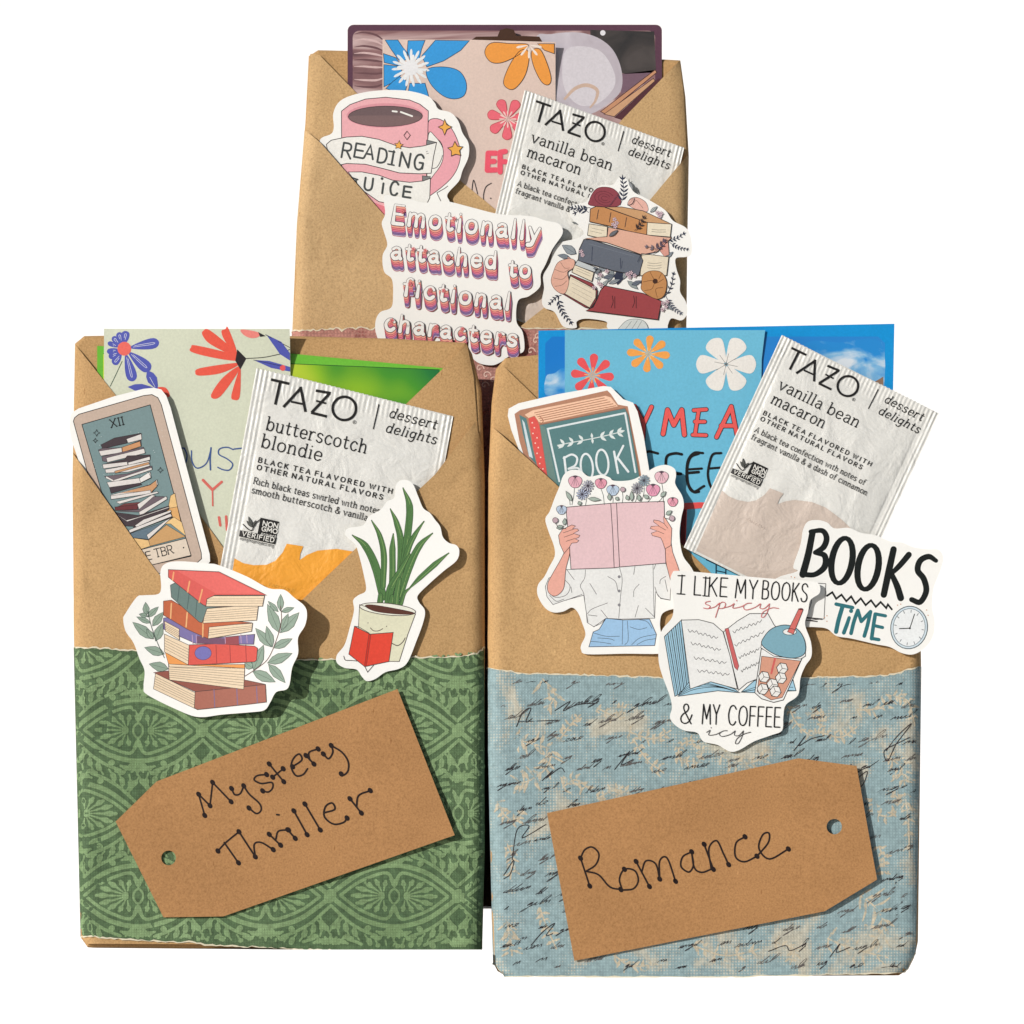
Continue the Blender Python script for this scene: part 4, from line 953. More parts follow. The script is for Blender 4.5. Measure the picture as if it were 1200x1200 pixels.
for ch, x, y, h in (('R',300,818,86),('E',374,816,80),('A',432,822,78),('D',510,848,82),('I',586,862,80),('N',640,872,82),('G',722,888,88)):
    t.text(ch, (x,y), (x+52*(0.3 if ch == 'I' else 1),y+9*(0.3 if ch == 'I' else 1)), h, 2.4, DKG)
t.stroke([(578,784),(612,790)], 1.8, DKG); t.stroke([(572,860),(608,867)], 1.8, DKG)
for ch, x, y, h in (('U',432,1010,72),('I',532,1030,58),('C',582,1040,80),('E',660,1052,62)):
    t.text(ch, (x,y), (x+44*(0.3 if ch == 'I' else 1),y+6*(0.3 if ch == 'I' else 1)), h, 2.4, DKG)
t.stroke([(360,938),(395,950)], 1.8, DKG); t.stroke([(385,950),(388,985)], 1.8, DKG); t.dot((538,945), 1.6, DKG)
t.part('printed_star'); STC = (240,176,84)
t.fill([(905,600),(918,632),(948,645),(918,660),(905,692),(893,660),(868,645),(895,634)], STC, out=0.9, oc=OL)
t.part('printed_star')
t.fill([(965,730),(980,758),(1012,762),(992,785),(1000,812),(970,805),(945,815),(945,786),(924,768),(952,760)], STC, out=0.9, oc=OL)
t.part('printed_star')
t.fill([(640,722),(645,742),(662,746),(648,756),(648,772),(632,764),(618,768),(622,752),(612,740),(630,740)], STC, out=0.6, oc=OL)
t.stroke([(684,668),(704,692),(684,718),(666,692)], 0.6, OL, closed=True)
t.build()
# --- groovy lettering
t = sticker('groovy shadowed lettering sticker reading Emotionally attached to fictional characters', (420,220,.18333),
    [(172,170),(165,60),(230,60),(330,78),(420,100),(560,92),(720,130),(900,175),(1100,190),(1200,220),(1280,240),(1305,300),(1240,400),(1195,500),(1165,560),(1160,640),(1090,700),(1020,730),(1010,860),(1050,930),(1060,1040),(1020,1070),(960,1085),(910,1120),(850,1140),(760,1120),(700,1050),(680,980),(400,990),(160,980),(115,940),(110,860),(140,800),(210,770),(222,690),(215,590),(165,540),(155,440),(185,370),(165,290),(150,230)],
    plane(-1.6, 440, 640, 3.5), 130)
LAY = [(66,(196,188,214)),(56,(146,116,172)),(46,(178,132,186)),(36,(232,134,160)),(25,(240,146,146)),(14,(244,170,150))]
def groovy(st, p0, p1, h, spans=None):
    wf = lambda b: 1.3-0.07*b if b < 10 else 0.6
    for i, (dy, c) in enumerate(LAY):
        u = (Vector(p1)-Vector(p0)).normalized(); o = Vector((dy*0.14, dy*0.98))
        t.text(st, p0, p1, h, 4.3, (96,72,110) if i in (1,2) else (180,70,90), wfn=wf, off=o+Vector((0, 2.4)), gap=2.9)
        t.text(st, p0, p1, h, 3.8, c, wfn=wf, off=o, gap=2.9)
    t.text(st, p0, p1, h, 4.6, (58,46,62), wfn=wf, gap=2.9); t.text(st, p0, p1, h, 3.4, (246,244,240), wfn=wf, gap=2.9)
t.part('lettering')
groovy('Emotionally', (222,232), (1150,345), 118)
groovy('attached', (212,455), (875,520), 106); groovy('to', (962,570), (1092,580), 106)
groovy('fictional', (285,690), (960,785), 110)
groovy('characters', (170,912), (1005,1020), 106)
for x, y in ((282,160),(612,205),(352,400),(428,410),(580,450),(330,625),(460,660),(545,665),(215,855),(500,895),(665,910),(740,950),(905,950)):
    t.petals((x,y), 1, 14, 5, 9, (240,150,150), out=0.25, oc=(190,70,80))
t.build()
# --- floral book stack
t = sticker('floral book stack sticker with dark roses on the rear parcel', (620,200,.16667),
    [(300,250),(400,225),(430,170),(500,110),(590,105),(630,55),(690,70),(730,150),(800,190),(880,235),(960,290),(1010,360),(1100,410),(1135,480),(1140,590),(1100,615),(1030,625),(1035,700),(1060,780),(1060,860),(1100,930),(1110,1010),(1070,1060),(1000,1045),(975,1090),(970,1120),(930,1160),(640,1160),(550,1110),(540,1065),(400,1045),(335,1065),(330,1110),(240,1100),(180,1000),(110,970),(90,920),(105,830),(100,740),(150,650),(170,560),(220,510),(340,480),(385,440),(340,390),(290,320)],
    plane(-1.6, 640, 810, 3.0), 130)
NV = (52,58,78); 
t.part('printed_roses')
t.fill([(430,250),(425,210),(455,150),(500,122),(580,128),(630,170),(645,230),(600,260)], (146,70,80), smooth=True, out=0.5, oc=(80,34,44))
for r in (18, 36, 56): t.ell((530,200), r*1.25, r*0.85, None, rot=15, out=0.45, oc=(92,38,50), a0=20, a1=320)
t.fill([(700,250),(710,205),(760,195),(820,230),(835,290),(780,290)], (232,182,168), smooth=True, out=0.5, oc=OL); t.stroke([(730,250),(750,215),(775,240),(800,270)], 0.4, OL, smooth=True)
t.part('printed_sprigs')
t.sprig((640,250), (655,70), 6, 52, 16, NV); t.sprig((420,300), (310,270), 5, 44, 14, NV); t.sprig((430,265), (330,300), 3, 40, 12, NV)
t.sprig((960,500), (1080,455), 5, 34, 12, NV); t.sprig((985,510), (1105,560), 6, 28, 11, NV)
t.sprig((200,880), (290,1065), 7, 40, 14, NV); t.sprig((225,880), (150,935), 4, 30, 10, NV)
t.sprig((945,900), (1010,740), 5, 34, 11, NV); t.sprig((960,890), (1060,1005), 7, 34, 12, (96,100,116))
t.leaf((330,590), (232,530), 62, (150,158,164), out=0.5, oc=NV, vein=True); t.leaf((285,615), (200,600), 34, (128,136,144), out=0.4, oc=NV)
t.leaf((640,700), (620,810), 70, NV); t.leaf((590,700), (555,790), 40, (140,148,152), out=0.4, oc=NV); t.leaf((690,780), (765,840), 36, (150,160,160), out=0.4, oc=NV)
t.leaf((700,85), (728,140), 18, (150,154,158)); t.leaf((300,365), (345,385), 16, (120,124,124))
t.fill([(620,1160),(660,1080),(720,1050),(800,1060),(835,1110),(820,1160)], (214,220,218), smooth=True, out=0.5, oc=(80,90,96)); t.stroke([(700,1150),(760,1060)], 0.4, (80,90,96)); t.stroke([(740,1150),(790,1065)], 0.4, (80,90,96)); t.stroke([(660,1140),(720,1065)], 0.4, (80,90,96))
for a, b, w_, c_ in (((480,700),(560,690),34,(150,158,164)),((520,760),(600,740),30,(110,118,130)),((560,800),(640,770),28,(150,158,164)),((660,770),(690,700),30,(170,176,176)),((720,810),(790,780),30,(110,118,130)),
                     ((760,700),(700,760),26,(96,104,120)),((500,830),(560,770),26,(176,184,182)),((350,600),(400,640),26,(96,104,120)),((960,620),(1010,580),26,(150,158,164)),((300,660),(270,610),30,(232,182,168)),((620,730),(660,745),22,NV),((830,760),(780,800),26,NV),
                     ((560,100+160),(640,150),0.1,NV),((690,250),(740,200),30,(232,182,168)),((850,300),(900,260),24,(176,184,182)),((960,950),(1010,990),22,(150,158,164))):
    t.leaf(a, b, w_, c_, out=0.4, oc=NV, vein=w_ > 5)
CRM = (236,224,200)
t.part('printed_book')   # tan book
t.fill([(520,262),(650,262),(800,290),(1000,385),(830,372)], (206,160,116), out=0.75)
t.fill([(830,372),(1000,385),(990,475),(825,460)], CRM, out=0.75)
for y in (425, 440): t.stroke([(860,y-5),(900,y),(960,y)], 0.4, OL, smooth=True)
t.fill([(430,275),(470,258),(530,262),(830,372),(825,468),(560,395),(425,365)], (200,142,92), out=0.9)
for x, y in ((488,320),(575,340),(685,375),(775,395)): t.stroke([(x,y-40),(x-12,y+30)], 0.9, OL)
t.part('printed_book')   # pink book
t.fill([(420,380),(550,400),(545,490),(410,460)], CRM, out=0.75); t.stroke([(440,410),(530,430)], 0.3, OL); t.stroke([(430,430),(510,448)], 0.3, OL)
t.fill([(392,482),(545,512),(700,565),(790,598),(900,578),(1000,480),(860,465),(640,420),(555,405),(548,470)], (228,178,156), out=0.75)
t.fill([(920,575),(930,505),(975,500),(982,600),(950,612)], (222,160,146), out=0.4)
t.part('printed_book')   # grey book
t.fill([(790,590),(980,615),(965,745),(780,745)], CRM, out=0.75)
for y in (655, 672, 690): t.stroke([(830,y),(880,y+6),(930,y)], 0.35, OL, smooth=True)
t.fill([(385,490),(440,492),(780,600),(800,640),(770,745),(600,712),(345,640),(352,560)], (104,110,122), out=0.95)
t.stroke([(445,540),(440,640)], 0.8, NV); t.stroke([(640,620),(645,700)], 0.8, NV); t.stroke([(655,640),(650,690)], 0.6, NV); t.stroke([(420,520),(740,610)], 0.35, (130,138,148))
t.part('printed_book')   # small book in front
t.fill([(340,635),(480,690),(460,720),(320,670)], (200,206,208), out=0.75); t.fill([(320,668),(455,722),(440,785),(300,720)], CRM, out=0.75); t.stroke([(335,690),(430,730)], 0.3, OL); t.stroke([(330,705),(430,748)], 0.3, OL)
t.part('printed_book')   # red book
t.fill([(290,735),(440,795),(480,850),(470,920),(430,975),(390,965),(240,875)], (150,70,74), out=0.75)
t.fill([(290,745),(470,842),(468,900),(425,970),(250,872)], CRM, out=0.9)
for k in range(4): t.stroke([(300,765+k*30),(440,835+k*32)], 0.3, (150,140,130))
t.fill([(500,850),(530,815),(800,870),(930,925),(905,1055),(640,1020),(400,990),(450,965),(480,905)], (162,72,76), out=0.95)
for x in (590, 740): t.stroke([(x-6,885),(x,930),(x-14,970)], 0.8, (60,30,36), smooth=True); t.stroke([(x+12,890),(x+12,975)], 0.8, (60,30,36))
t.part('printed_roses')
t.fill([(170,720),(205,650),(280,625),(320,640),(310,690),(270,720),(280,790),(250,870),(190,850),(155,790)], (232,180,160), smooth=True, out=0.5, oc=OL)
for P in ([(180,700),(240,720),(280,700)], [(170,760),(230,770),(270,740)], [(180,820),(230,810),(265,780)], [(220,650),(250,690),(285,690)]): t.stroke(P, 0.4, OL, smooth=True)
t.fill([(790,800),(800,740),(860,712),(930,725),(965,790),(950,880),(900,910),(830,880),(788,840)], (198,142,90), smooth=True, out=0.6, oc=(90,56,30))
for P in ([(800,790),(860,780),(890,800),(945,770)], [(810,850),(860,840),(880,800)], [(900,900),(890,840),(940,830)], [(850,720),(870,760),(895,790)], [(930,730),(910,770)]): t.stroke(P, 0.5, (90,56,30), smooth=True)
t.dot((885,785), 3.0, (70,44,34))
for x, y in ((600,350),(615,375),(590,385),(605,400),(365,575),(375,600),(690,735),(715,725),(740,745),(705,755),(900,305),(925,310),(915,330),(940,940),(960,965),(935,985),(970,930),(490,800),(510,815),(545,715),(500,740),(455,830)):
    t.petals((x,y), 1, 15, 5, 10, (230,206,212), out=0.25, oc=(120,90,110))
t.part('printed_sprigs')
t.sprig((740,430), (800,345), 4, 40, 12, (60,48,50)); t.sprig((880,560), (940,510), 3, 44, 16, (96,82,98)); t.stroke([(760,650),(790,600),(860,590),(930,545)], 0.6, NV, smooth=True)
t.leaf((560,470), (625,425), 26, (110,112,118), out=0.4); t.leaf((470,730), (500,700), 24, (130,136,140), out=0.4); t.sprig((480,790), (460,700), 3, 26, 10, (110,118,128)); t.sprig((880,560), (830,545), 2, 30, 16, (120,110,120))
t.build()
# --- tarot card
t = sticker('tarot style card sticker numbered XII with a leaning pile of books', (80,440,.2),
    [(10,240),(20,215),(60,190),(270,120),(440,78),(500,72),(545,82),(575,120),(600,190),(830,1050),(832,1090),(810,1120),(760,1150),(560,1220),(500,1200),(170,680),(80,560),(15,370),(5,300)],
    plane(4.1, 84, 240, 5.4), smooth=False)
t.part('printed_frame')
t.fill([(28,265),(35,245),(60,225),(440,118),(490,112),(525,130),(545,170),(780,1040),(782,1075),(760,1095),(500,1170),(300,1080),(120,600)], (200,178,162), out=0.9, oc=BLK)
t.part('printed_sky')
t.fill([(78,285),(480,172),(685,940),(720,1060),(490,1110),(320,1000),(200,700)], (122,146,148), out=0.9, oc=BLK)
for i in range(34): t.dot((130+random.random()*430*1.0, 300+random.random()*480), 0.35, (216,222,220))
t.part('printed_rays')
t.fill([(600,705),(625,690),(640,770),(585,780)], (236,196,136), out=0.5); t.fill([(585,780),(640,770),(660,860),(620,830),(560,850)], (224,172,110), out=0.5)
t.fill([(560,870),(620,830),(665,860),(688,940),(600,870)], (238,200,140), out=0.5); t.fill([(470,965),(575,875),(688,945),(480,1000)], (204,160,108), out=0.5); t.fill([(370,950),(470,965),(480,1000),(420,1020)], (234,194,134), out=0.5)
t.part('printed_banner')
t.fill([(420,1022),(690,955),(720,1055),(490,1110)], (226,210,192), out=0.8, oc=BLK)
t.text('TBR', (512,1068), (618,1042), 50, 1.1, BLK, serif=True, gap=1.6); t.text('E', (462,1082), (490,1076), 48, 1.1, BLK, serif=True); t.stroke([(440,1040),(452,1090)], 1.4, BLK); t.dot((676,1010), 0.9, BLK)
t.part('lettering'); t.text('XII', (252,305), (325,288), 48, 1.15, BLK, serif=True, gap=3.2)
for x, y, r in ((165,335,20),(157,380,14),(540,555,17)):
    t.stroke([(x,y-r),(x+r*.3,y-r*.3),(x+r,y),(x+r*.3,y+r*.3),(x,y+r),(x-r*.3,y+r*.3),(x-r,y),(x-r*.3,y-r*.3)], 0.55, BLK, closed=True)
DB = (70,58,64); MV = (112,98,106); PW = (226,220,216)
for P, c in (([(190,405),(270,365),(425,338),(430,345),(340,375),(345,395),(200,428)], DB), ([(340,372),(428,342),(430,375),(350,395)], PW),
    ([(175,435),(200,425),(315,422),(410,385),(425,380),(428,415),(318,450),(190,470)], MV), ([(178,442),(312,422),(315,450),(190,470)], PW), ([(315,420),(420,385),(426,415),(317,450)], (206,150,106)),
    ([(195,475),(440,420),(452,455),(225,505),(200,500)], MV), ([(222,482),(445,428),(450,455),(228,508)], PW),
    ([(200,520),(330,490),(345,470),(480,465),(480,495),(350,525),(205,545)], DB), ([(200,520),(345,505),(348,525),(205,545)], PW), ([(350,510),(478,475),(480,495),(352,525)], PW),
    ([(215,550),(275,540),(475,500),(478,530),(350,565),(220,570)], PW), ([(270,560),(470,508),(475,520),(275,572)], (200,152,110)),
    ([(210,590),(350,575),(490,530),(492,548),(350,600),(265,625)], MV), ([(222,588),(265,612),(270,625),(218,600)], PW), ([(265,612),(488,540),(492,552),(268,625)], PW),
    ([(225,625),(420,600),(480,565),(486,600),(425,630),(240,655)], PW), ([(415,605),(470,568),(485,598),(425,628)], (236,232,228)), ([(240,655),(420,630),(430,640),(250,690)], DB),
    ([(248,700),(480,640),(520,610),(525,640),(485,690),(250,725)], PW), ([(300,690),(480,642),(515,615),(520,650),(480,690),(420,680)], (206,156,114)), ([(248,705),(482,672),(485,692),(250,725)], PW),
    ([(280,740),(520,680),(530,688),(300,752)], PW), ([(275,775),(330,750),(450,740),(400,785),(280,788)], (116,62,62)), ([(272,770),(410,755),(405,785),(275,790)], (106,50,54)), ([(405,755),(490,700),(510,705),(415,785)], PW),
    ([(280,795),(415,800),(575,720),(560,710),(500,710),(415,785)], MV), ([(415,800),(575,708),(580,725),(418,825)], PW), ([(270,800),(410,820),(590,765),(590,785),(390,885),(330,880)], DB),
    ([(285,815),(340,848),(410,830),(590,770),(590,776),(345,856)], PW), ([(390,880),(480,830),(600,800),(610,830),(360,920)], DB), ([(390,880),(440,845),(600,790),(604,800),(400,888)], PW), ([(355,905),(600,810),(608,826),(360,922)], PW),
    ([(365,925),(500,880),(560,860),(465,960),(372,950)], (100,120,134)), ([(460,935),(570,852),(600,838),(470,960)], PW)):
    t.fill(P, c, out=0.45, oc=(38,32,36))
t.build()
# --- book stack with leaves
t = sticker('book stack sticker with grey green leaf sprigs over the green band', (80,600,.23333),
    [(278,540),(290,510),(345,430),(380,420),(450,415),(468,385),(465,300),(490,262),(560,250),(700,262),(760,272),(900,330),(1010,390),(1090,400),(1140,440),(1190,480),(1205,520),(1195,580),(1160,640),(1160,720),(1130,790),(1110,890),(1050,910),(1020,960),(990,1000),(920,1010),(780,1020),(660,1032),(560,1000),(400,920),(380,880),(385,800),(360,740),(330,660),(290,600)],
    lambda x, y: -1.2-19*max(0, (x-145)/215)**1.7)
GLF = (146,166,150); OB = (74,60,58)
t.part('printed_leaves')
for a, b, w_ in (((395,520),(390,455),34),((400,530),(455,478),30),((415,560),(345,528),26),((425,575),(480,505),40),((430,640),(325,555),50),((440,650),(475,560),46),((430,640),(395,590),30),((485,715),(385,682),46),((505,790),(408,765),48),((400,525),(358,515),24),
                 ((1070,505),(1072,422),34),((1075,510),(1140,490),26),((1060,510),(1008,455),24),((1065,615),(1005,470),54),((1070,615),(1165,515),56),((1075,600),(1110,520),34),((1025,685),(945,590),48),((1030,685),(1000,580),40),((1035,690),(1130,645),42),((1005,765),(1130,718),50),((1010,770),(1095,865),46),((930,805),(1045,860),52),((935,800),(985,675),54),((930,790),(890,760),40)):
    t.leaf(a, b, w_, GLF, out=0.5, oc=(70,84,78), vein=True)
t.stroke([(485,735),(450,660),(420,580),(400,500)], 0.7, (70,84,78), smooth=True); t.stroke([(890,830),(960,785),(1010,740),(1050,650),(1075,560),(1072,480)], 0.7, (110,70,64), smooth=True)
PG = (238,216,186)
def pages(P, n, a, b, c_, d):
    t.fill(P, PG, out=0.6, oc=OB)
    for k in range(1, n): 
        f = k/n; p = Vector(a).lerp(Vector(b), f); q = Vector(c_).lerp(Vector(d), f); t.stroke([p, q], 0.4, (110,84,70))
t.part('printed_book')   # bottom brown
t.fill([(430,808),(500,800),(760,830),(900,850),(990,870),(998,900),(640,905)], (150,88,76), out=0.6, oc=OB)
pages([(440,812),(640,910),(640,990),(430,890)], 6, (438,815), (430,885), (640,915), (640,985))
t.fill([(640,905),(995,872),(1000,960),(930,968),(650,995),(636,985)], (172,108,92), smooth=False, out=0.7, oc=OB)
for x in (735, 850, 950): t.stroke([(x,896-(x-735)*.06),(x+4,985-(x-735)*.1)], 1.0, (126,112,150))
t.part('printed_book')   # thick cream
t.fill([(488,705),(610,770),(890,770),(890,790),(510,780)], (238,160,90), out=0.5, oc=OB)
pages([(505,765),(890,790),(885,895),(510,845)], 7, (505,770), (512,842), (890,795), (885,890))
t.part('printed_book')   # red with round mark
pages([(485,615),(610,672),(605,770),(485,705)], 6, (485,620), (485,700), (610,680), (605,765))
t.fill([(610,670),(760,665),(940,680),(955,690),(950,750),(940,758),(605,772)], (222,92,82), out=0.7, oc=OB); t.ell((680,712), 42, 34, (122,118,184), out=0.4)
for x in (745, 815, 895): t.stroke([(x,672),(x+4,762)], 0.8, (160,60,60))
t.part('printed_book')   # violet
t.fill([(480,535),(520,530),(660,600),(700,640),(940,620),(935,670),(640,662),(590,640),(480,590)], (128,118,170), out=0.6, oc=OB)
pages([(485,550),(560,590),(560,645),(490,600)], 5, (485,555), (490,598), (560,595), (560,640))
t.fill([(650,625),(790,640),(790,670),(645,662)], (120,84,110)); t.fill([(790,635),(860,628),(862,672),(790,668)], (156,78,86))
for x in (625, 645, 790, 870, 900): t.stroke([(x,620),(x+3,665)], 0.8, (196,160,190))
t.part('printed_book')   # orange
pages([(705,578),(930,565),(925,605),(705,640)], 4, (705,585), (705,635), (930,570), (925,602))
t.fill([(480,450),(520,445),(680,540),(930,562),(710,582),(705,640),(600,592),(480,520)], (196,104,70), out=0.6, oc=OB)
for a, b in (((520,462),(516,536)),((600,508),(594,580)),((680,560),(678,630))): t.stroke([a,b], 1.6, (236,184,130))
t.part('printed_book')   # green
pages([(690,490),(960,470),(950,550),(680,562)], 6, (690,495), (680,558), (960,475), (950,545))
t.fill([(515,370),(540,358),(700,450),(980,460),(700,488),(675,560),(660,555),(520,430)], (110,132,128), out=0.6, oc=OB)
for a, b in (((560,378),(552,450)),((610,412),(600,490)),((650,440),(642,530))): t.stroke([a,b], 1.0, (84,104,100))
t.part('printed_book')   # top red
pages([(705,425),(990,428),(980,480),(690,478)], 4, (705,430), (692,474), (990,432), (980,476))
t.fill([(505,292),(760,305),(1000,425),(740,422),(700,440),(695,475),(680,470),(505,330)], (222,98,92), out=0.7, oc=OB)
t.fill([(545,296),(755,310),(970,418),(745,414)], (232,110,104))
for a, b in (((532,306),(526,344)),((612,352),(602,404)),((676,394),(660,456))): t.stroke([a,b], 1.8, (240,170,120))
t.build()
# --- plant reading
t = sticker('potted aloe sticker with the plant reading a red book', (340,560,.2),
    [(620,50),(640,22),(680,15),(720,40),(750,110),(780,180),(820,210),(850,250),(880,290),(895,350),(930,385),(975,400),(992,435),(975,490),(900,550),(820,620),(750,690),(755,730),(790,780),(780,850),(740,960),(690,1080),(640,1120),(560,1140),(500,1180),(450,1192),(420,1165),(390,1125),(320,1115),(275,1085),(275,1040),(320,980),(350,880),(375,780),(370,720),(400,690),(445,660),(430,560),(400,440),(380,390),(330,345),(325,315),(350,295),(430,280),(460,230),(530,190),(570,140),(610,120)],
    plane(-1.6, 395, 540, 3.6))
AG = (84,124,72); AO = (44,64,42)
t.part('printed_leaves')
for P, w_ in (([(365,338),(440,400),(500,520),(545,700)],[0.5,9,11,10]), ([(478,252),(525,340),(550,460),(545,640)],[0.5,6,8,7]), ([(588,185),(625,270),(650,400),(640,700)],[0.5,7,9,9]), ([(662,62),(700,170),(690,330),(655,560)],[0.5,9,9.5,7]),
              ([(785,258),(730,340),(690,430),(640,620)],[0.5,6,7,6]), ([(605,330),(600,420),(600,560),(590,700)],[0.5,8,8,6]), ([(835,328),(760,400),(700,520),(640,700)],[0.5,8,10,9]), ([(930,445),(850,510),(760,590),(700,650)],[0.5,7,6,1]), ([(700,650),(670,680),(650,740)],[1.5,4,5]), ([(700,450),(640,560),(590,650),(575,760)],[2,8,10,11]), ([(530,690),(528,740),(536,772)],[6,8,8]), ([(600,700),(596,740),(600,776)],[6,9,9]), ([(640,600),(625,690),(620,770)],[6,8,8])):
    w_ = [x*0.82 for x in w_]
    t.stroke([Vector(q) for q in P], [x*1.0+0.9 for x in w_], AO, smooth=True, n=8); t.stroke([Vector(q) for q in P], w_, AG, smooth=True, n=8)
    t.stroke([Vector(q)+Vector((4, 2)) for q in P], [max(0.3, x*0.07) for x in w_], (150,176,110), smooth=True, n=8)
    t.stroke([Vector(q)-Vector((8, -4)) for q in P[1:]], 0.35, (54,84,50), smooth=True, n=8)
t.part('printed_pot')
t.fill([(408,745),(400,900),(420,1075),(640,1078),(690,920),(735,800),(600,790),(480,770)], (226,224,196), out=0.7, oc=OB)
t.ell((572,772), 165, 34, (236,236,222), rot=6, out=0.8, oc=OB)
t.fill([(440,752),(500,748),(700,785),(722,800),(640,802),(500,785)], (92,54,44), smooth=True, out=0.4, oc=OB)

t.stroke([(470,880),(490,898),(520,898),(545,885)], 0.8, OB, smooth=True); t.dot((457,852), 0.6, OB); t.dot((566,872), 0.6, OB)
t.stroke([(675,940),(660,965),(630,985),(590,968)], 1.0, OB, smooth=True); t.stroke([(315,1045),(325,1070),(360,1072),(420,1078)], 0.8, OB, smooth=True); t.stroke([(440,1110),(455,1140),(490,1100)], 0.8, OB)
t.part('printed_red_book')
t.fill([(378,872),(470,918),(605,908),(580,1078),(438,1108),(345,1035)], (228,74,56), out=0.8, oc=OB); t.fill([(462,918),(475,920),(448,1105),(436,1108)], (200,52,40), out=0.4, oc=OB)
t.stroke([(378,872),(400,874),(465,912)], 0.7, OB)
t.build()
# --- BOOK
t = sticker('teal hardback sticker reading BOOK with red dotted spine', (570,370,.20833),
    [(120,560),(125,520),(180,490),(400,440),(660,395),(700,400),(770,470),(825,490),(850,540),(885,680),(925,930),(920,1000),(700,1060),(430,1060),(340,930),(190,770),(140,640)],
    plane(4.1, 597, 755, 4.6), smooth=False)
TEAL = (92,132,134); BR = (184,134,108)
t.part('printed_cover')
t.fill([(158,550),(190,528),(680,420),(700,440),(740,500),(795,510),(860,830),(880,960),(700,1020),(430,1000),(400,960),(340,900),(215,800),(185,700)], BR)
t.fill([(185,555),(225,575),(285,840),(240,790),(205,660)], TEAL); t.fill([(200,580),(215,600),(262,800),(240,790)], (214,226,230))
t.part('printed_pages')
t.fill([(215,555),(260,530),(670,450),(700,460),(740,510),(310,600),(240,575)], (246,202,172))
for k in range(5): t.stroke([(270+k*8,545+k*11),(480+k*12,500+k*11),(665+k*16,462+k*11)], 0.9, (176,118,92), smooth=True)
t.stroke([(300,562),(320,590),(305,606)], 1.0, (176,118,92), smooth=True)
t.part('printed_spine')
t.fill([(235,575),(270,562),(290,590),(300,620),(345,910),(290,860),(262,740)], (226,92,86), out=0.6, oc=BR)
for x, y in ((258,600),(270,628),(262,660),(285,685),(275,715),(292,740),(285,772),(305,795),(300,830),(318,860),(300,860),(325,890)): t.dot((x,y), 0.9, (246,210,196))
t.part('printed_front')
t.fill([(300,612),(780,520),(800,560),(872,960),(700,1020),(420,990),(345,905)], TEAL, out=0.9, oc=(150,104,84)); t.fill([(300,612),(330,625),(400,960),(345,905)], (112,140,134))
t.stroke([(410,930),(345,635),(780,548),(838,880)], 2.2, (226,234,236))
t.stroke([(400,728),(480,712),(600,690),(700,668),(775,648)], 1.0, (226,234,232), smooth=True)
for k, (x, y) in enumerate(((440,722),(490,712),(545,700),(595,690),(640,680),(690,670),(735,658))):
    sg = -1 if k < 3 else (1 if k > 3 else 0)
    if sg: t.leaf((x,y), (x+sg*26,y-30), 16, (226,234,232)); t.leaf((x,y), (x+sg*36,y+24), 16, (226,234,232))
    else: t.leaf((x,y), (x-4,y-32), 14, (226,234,232)); t.leaf((x,y), (x+4,y+30), 14, (226,234,232))
t.leaf((430,724),(400,735),16,(226,234,232)); t.leaf((745,656),(778,646),16,(226,234,232))
t.part('lettering'); LW = (232,238,240)
t.stroke([(438,795),(455,940)], 2.6, LW); t.stroke([(435,800),(480,780),(510,800),(500,840),(462,860)], 2.4, LW, smooth=True); t.stroke([(462,860),(520,860),(520,930)], 2.2, LW, smooth=True)
t.ell((565,850), 34, 74, None, rot=-6, out=2.4, oc=LW); t.ell((652,825), 34, 72, None, rot=-6, out=2.4, oc=LW)
t.stroke([(718,765),(740,885)], 2.6, LW); t.stroke([(770,732),(728,815)], 2.4, LW); t.stroke([(738,800),(798,878)], 2.6, LW)
t.build()
# --- woman behind a book
t = sticker('sticker of a reader hidden behind an open pink book with wildflowers', (620,540,.2),
    [(95,345),(120,300),(150,220),(175,160),(200,90),(240,58),(300,60),(350,95),(420,85),(470,100),(500,120),(600,115),(680,75),(740,40),(800,28),(850,50),(860,90),(855,140),(895,210),(905,270),(890,340),(880,440),(900,560),(960,650),(1000,800),(960,880),(860,870),(790,890),(768,930),(770,1000),(800,1080),(790,1130),(560,1132),(340,1135),(305,1110),(305,1080),(330,1020),(310,950),(285,890),(250,862),(200,885),(140,890),(90,860),(50,790),(52,730),(90,680),(120,620),(150,560),(145,500),(115,420)],
    plane(-1.4, 630, 800, 3.0))
SK = (238,176,160); LN = (58,50,54); SH = (236,236,234)
t.part('printed_shirt')
t.fill([(220,640),(330,635),(520,625),(720,605),(800,605),(830,700),(825,820),(770,810),(740,770),(735,925),(540,930),(450,925),(380,975),(340,950),(335,890),(320,790),(210,820),(140,845),(105,800),(95,740),(115,690)], SH, out=0.6, oc=LN)
for P in ([(330,640),(325,690),(300,735),(320,780),(330,860),(345,950)], [(725,610),(728,760),(732,920)], [(530,630),(545,700),(535,800),(525,925)], [(220,640),(265,700)], [(355,720),(395,785)], [(460,680),(505,710),(520,765)], [(645,725),(615,760),(612,800)], [(735,740),(760,800),(820,818)], [(460,835),(370,870),(340,900)], [(420,875),(460,925)], [(640,850),(620,920)], [(680,865),(730,915)], [(210,700),(240,740),(215,790),(145,800),(115,750)], [(215,820),(310,785)], [(620,620),(612,670)], [(740,610),(730,640)], [(800,680),(770,700),(765,725)], [(795,700),(810,770)], [(245,740),(250,775)], [(345,905),(400,912)], [(120,790),(160,825),(205,812)]):
    t.stroke(P, 0.55, LN, smooth=True)
for y in (682, 765, 847): t.ell((527,y), 7, 7, (150,150,156), out=0.4, oc=LN)
t.part('printed_jeans')
t.fill([(450,925),(550,935),(705,930),(745,1020),(735,1085),(350,1092),(375,1005),(410,990)], (160,198,232), out=0.7, oc=LN)
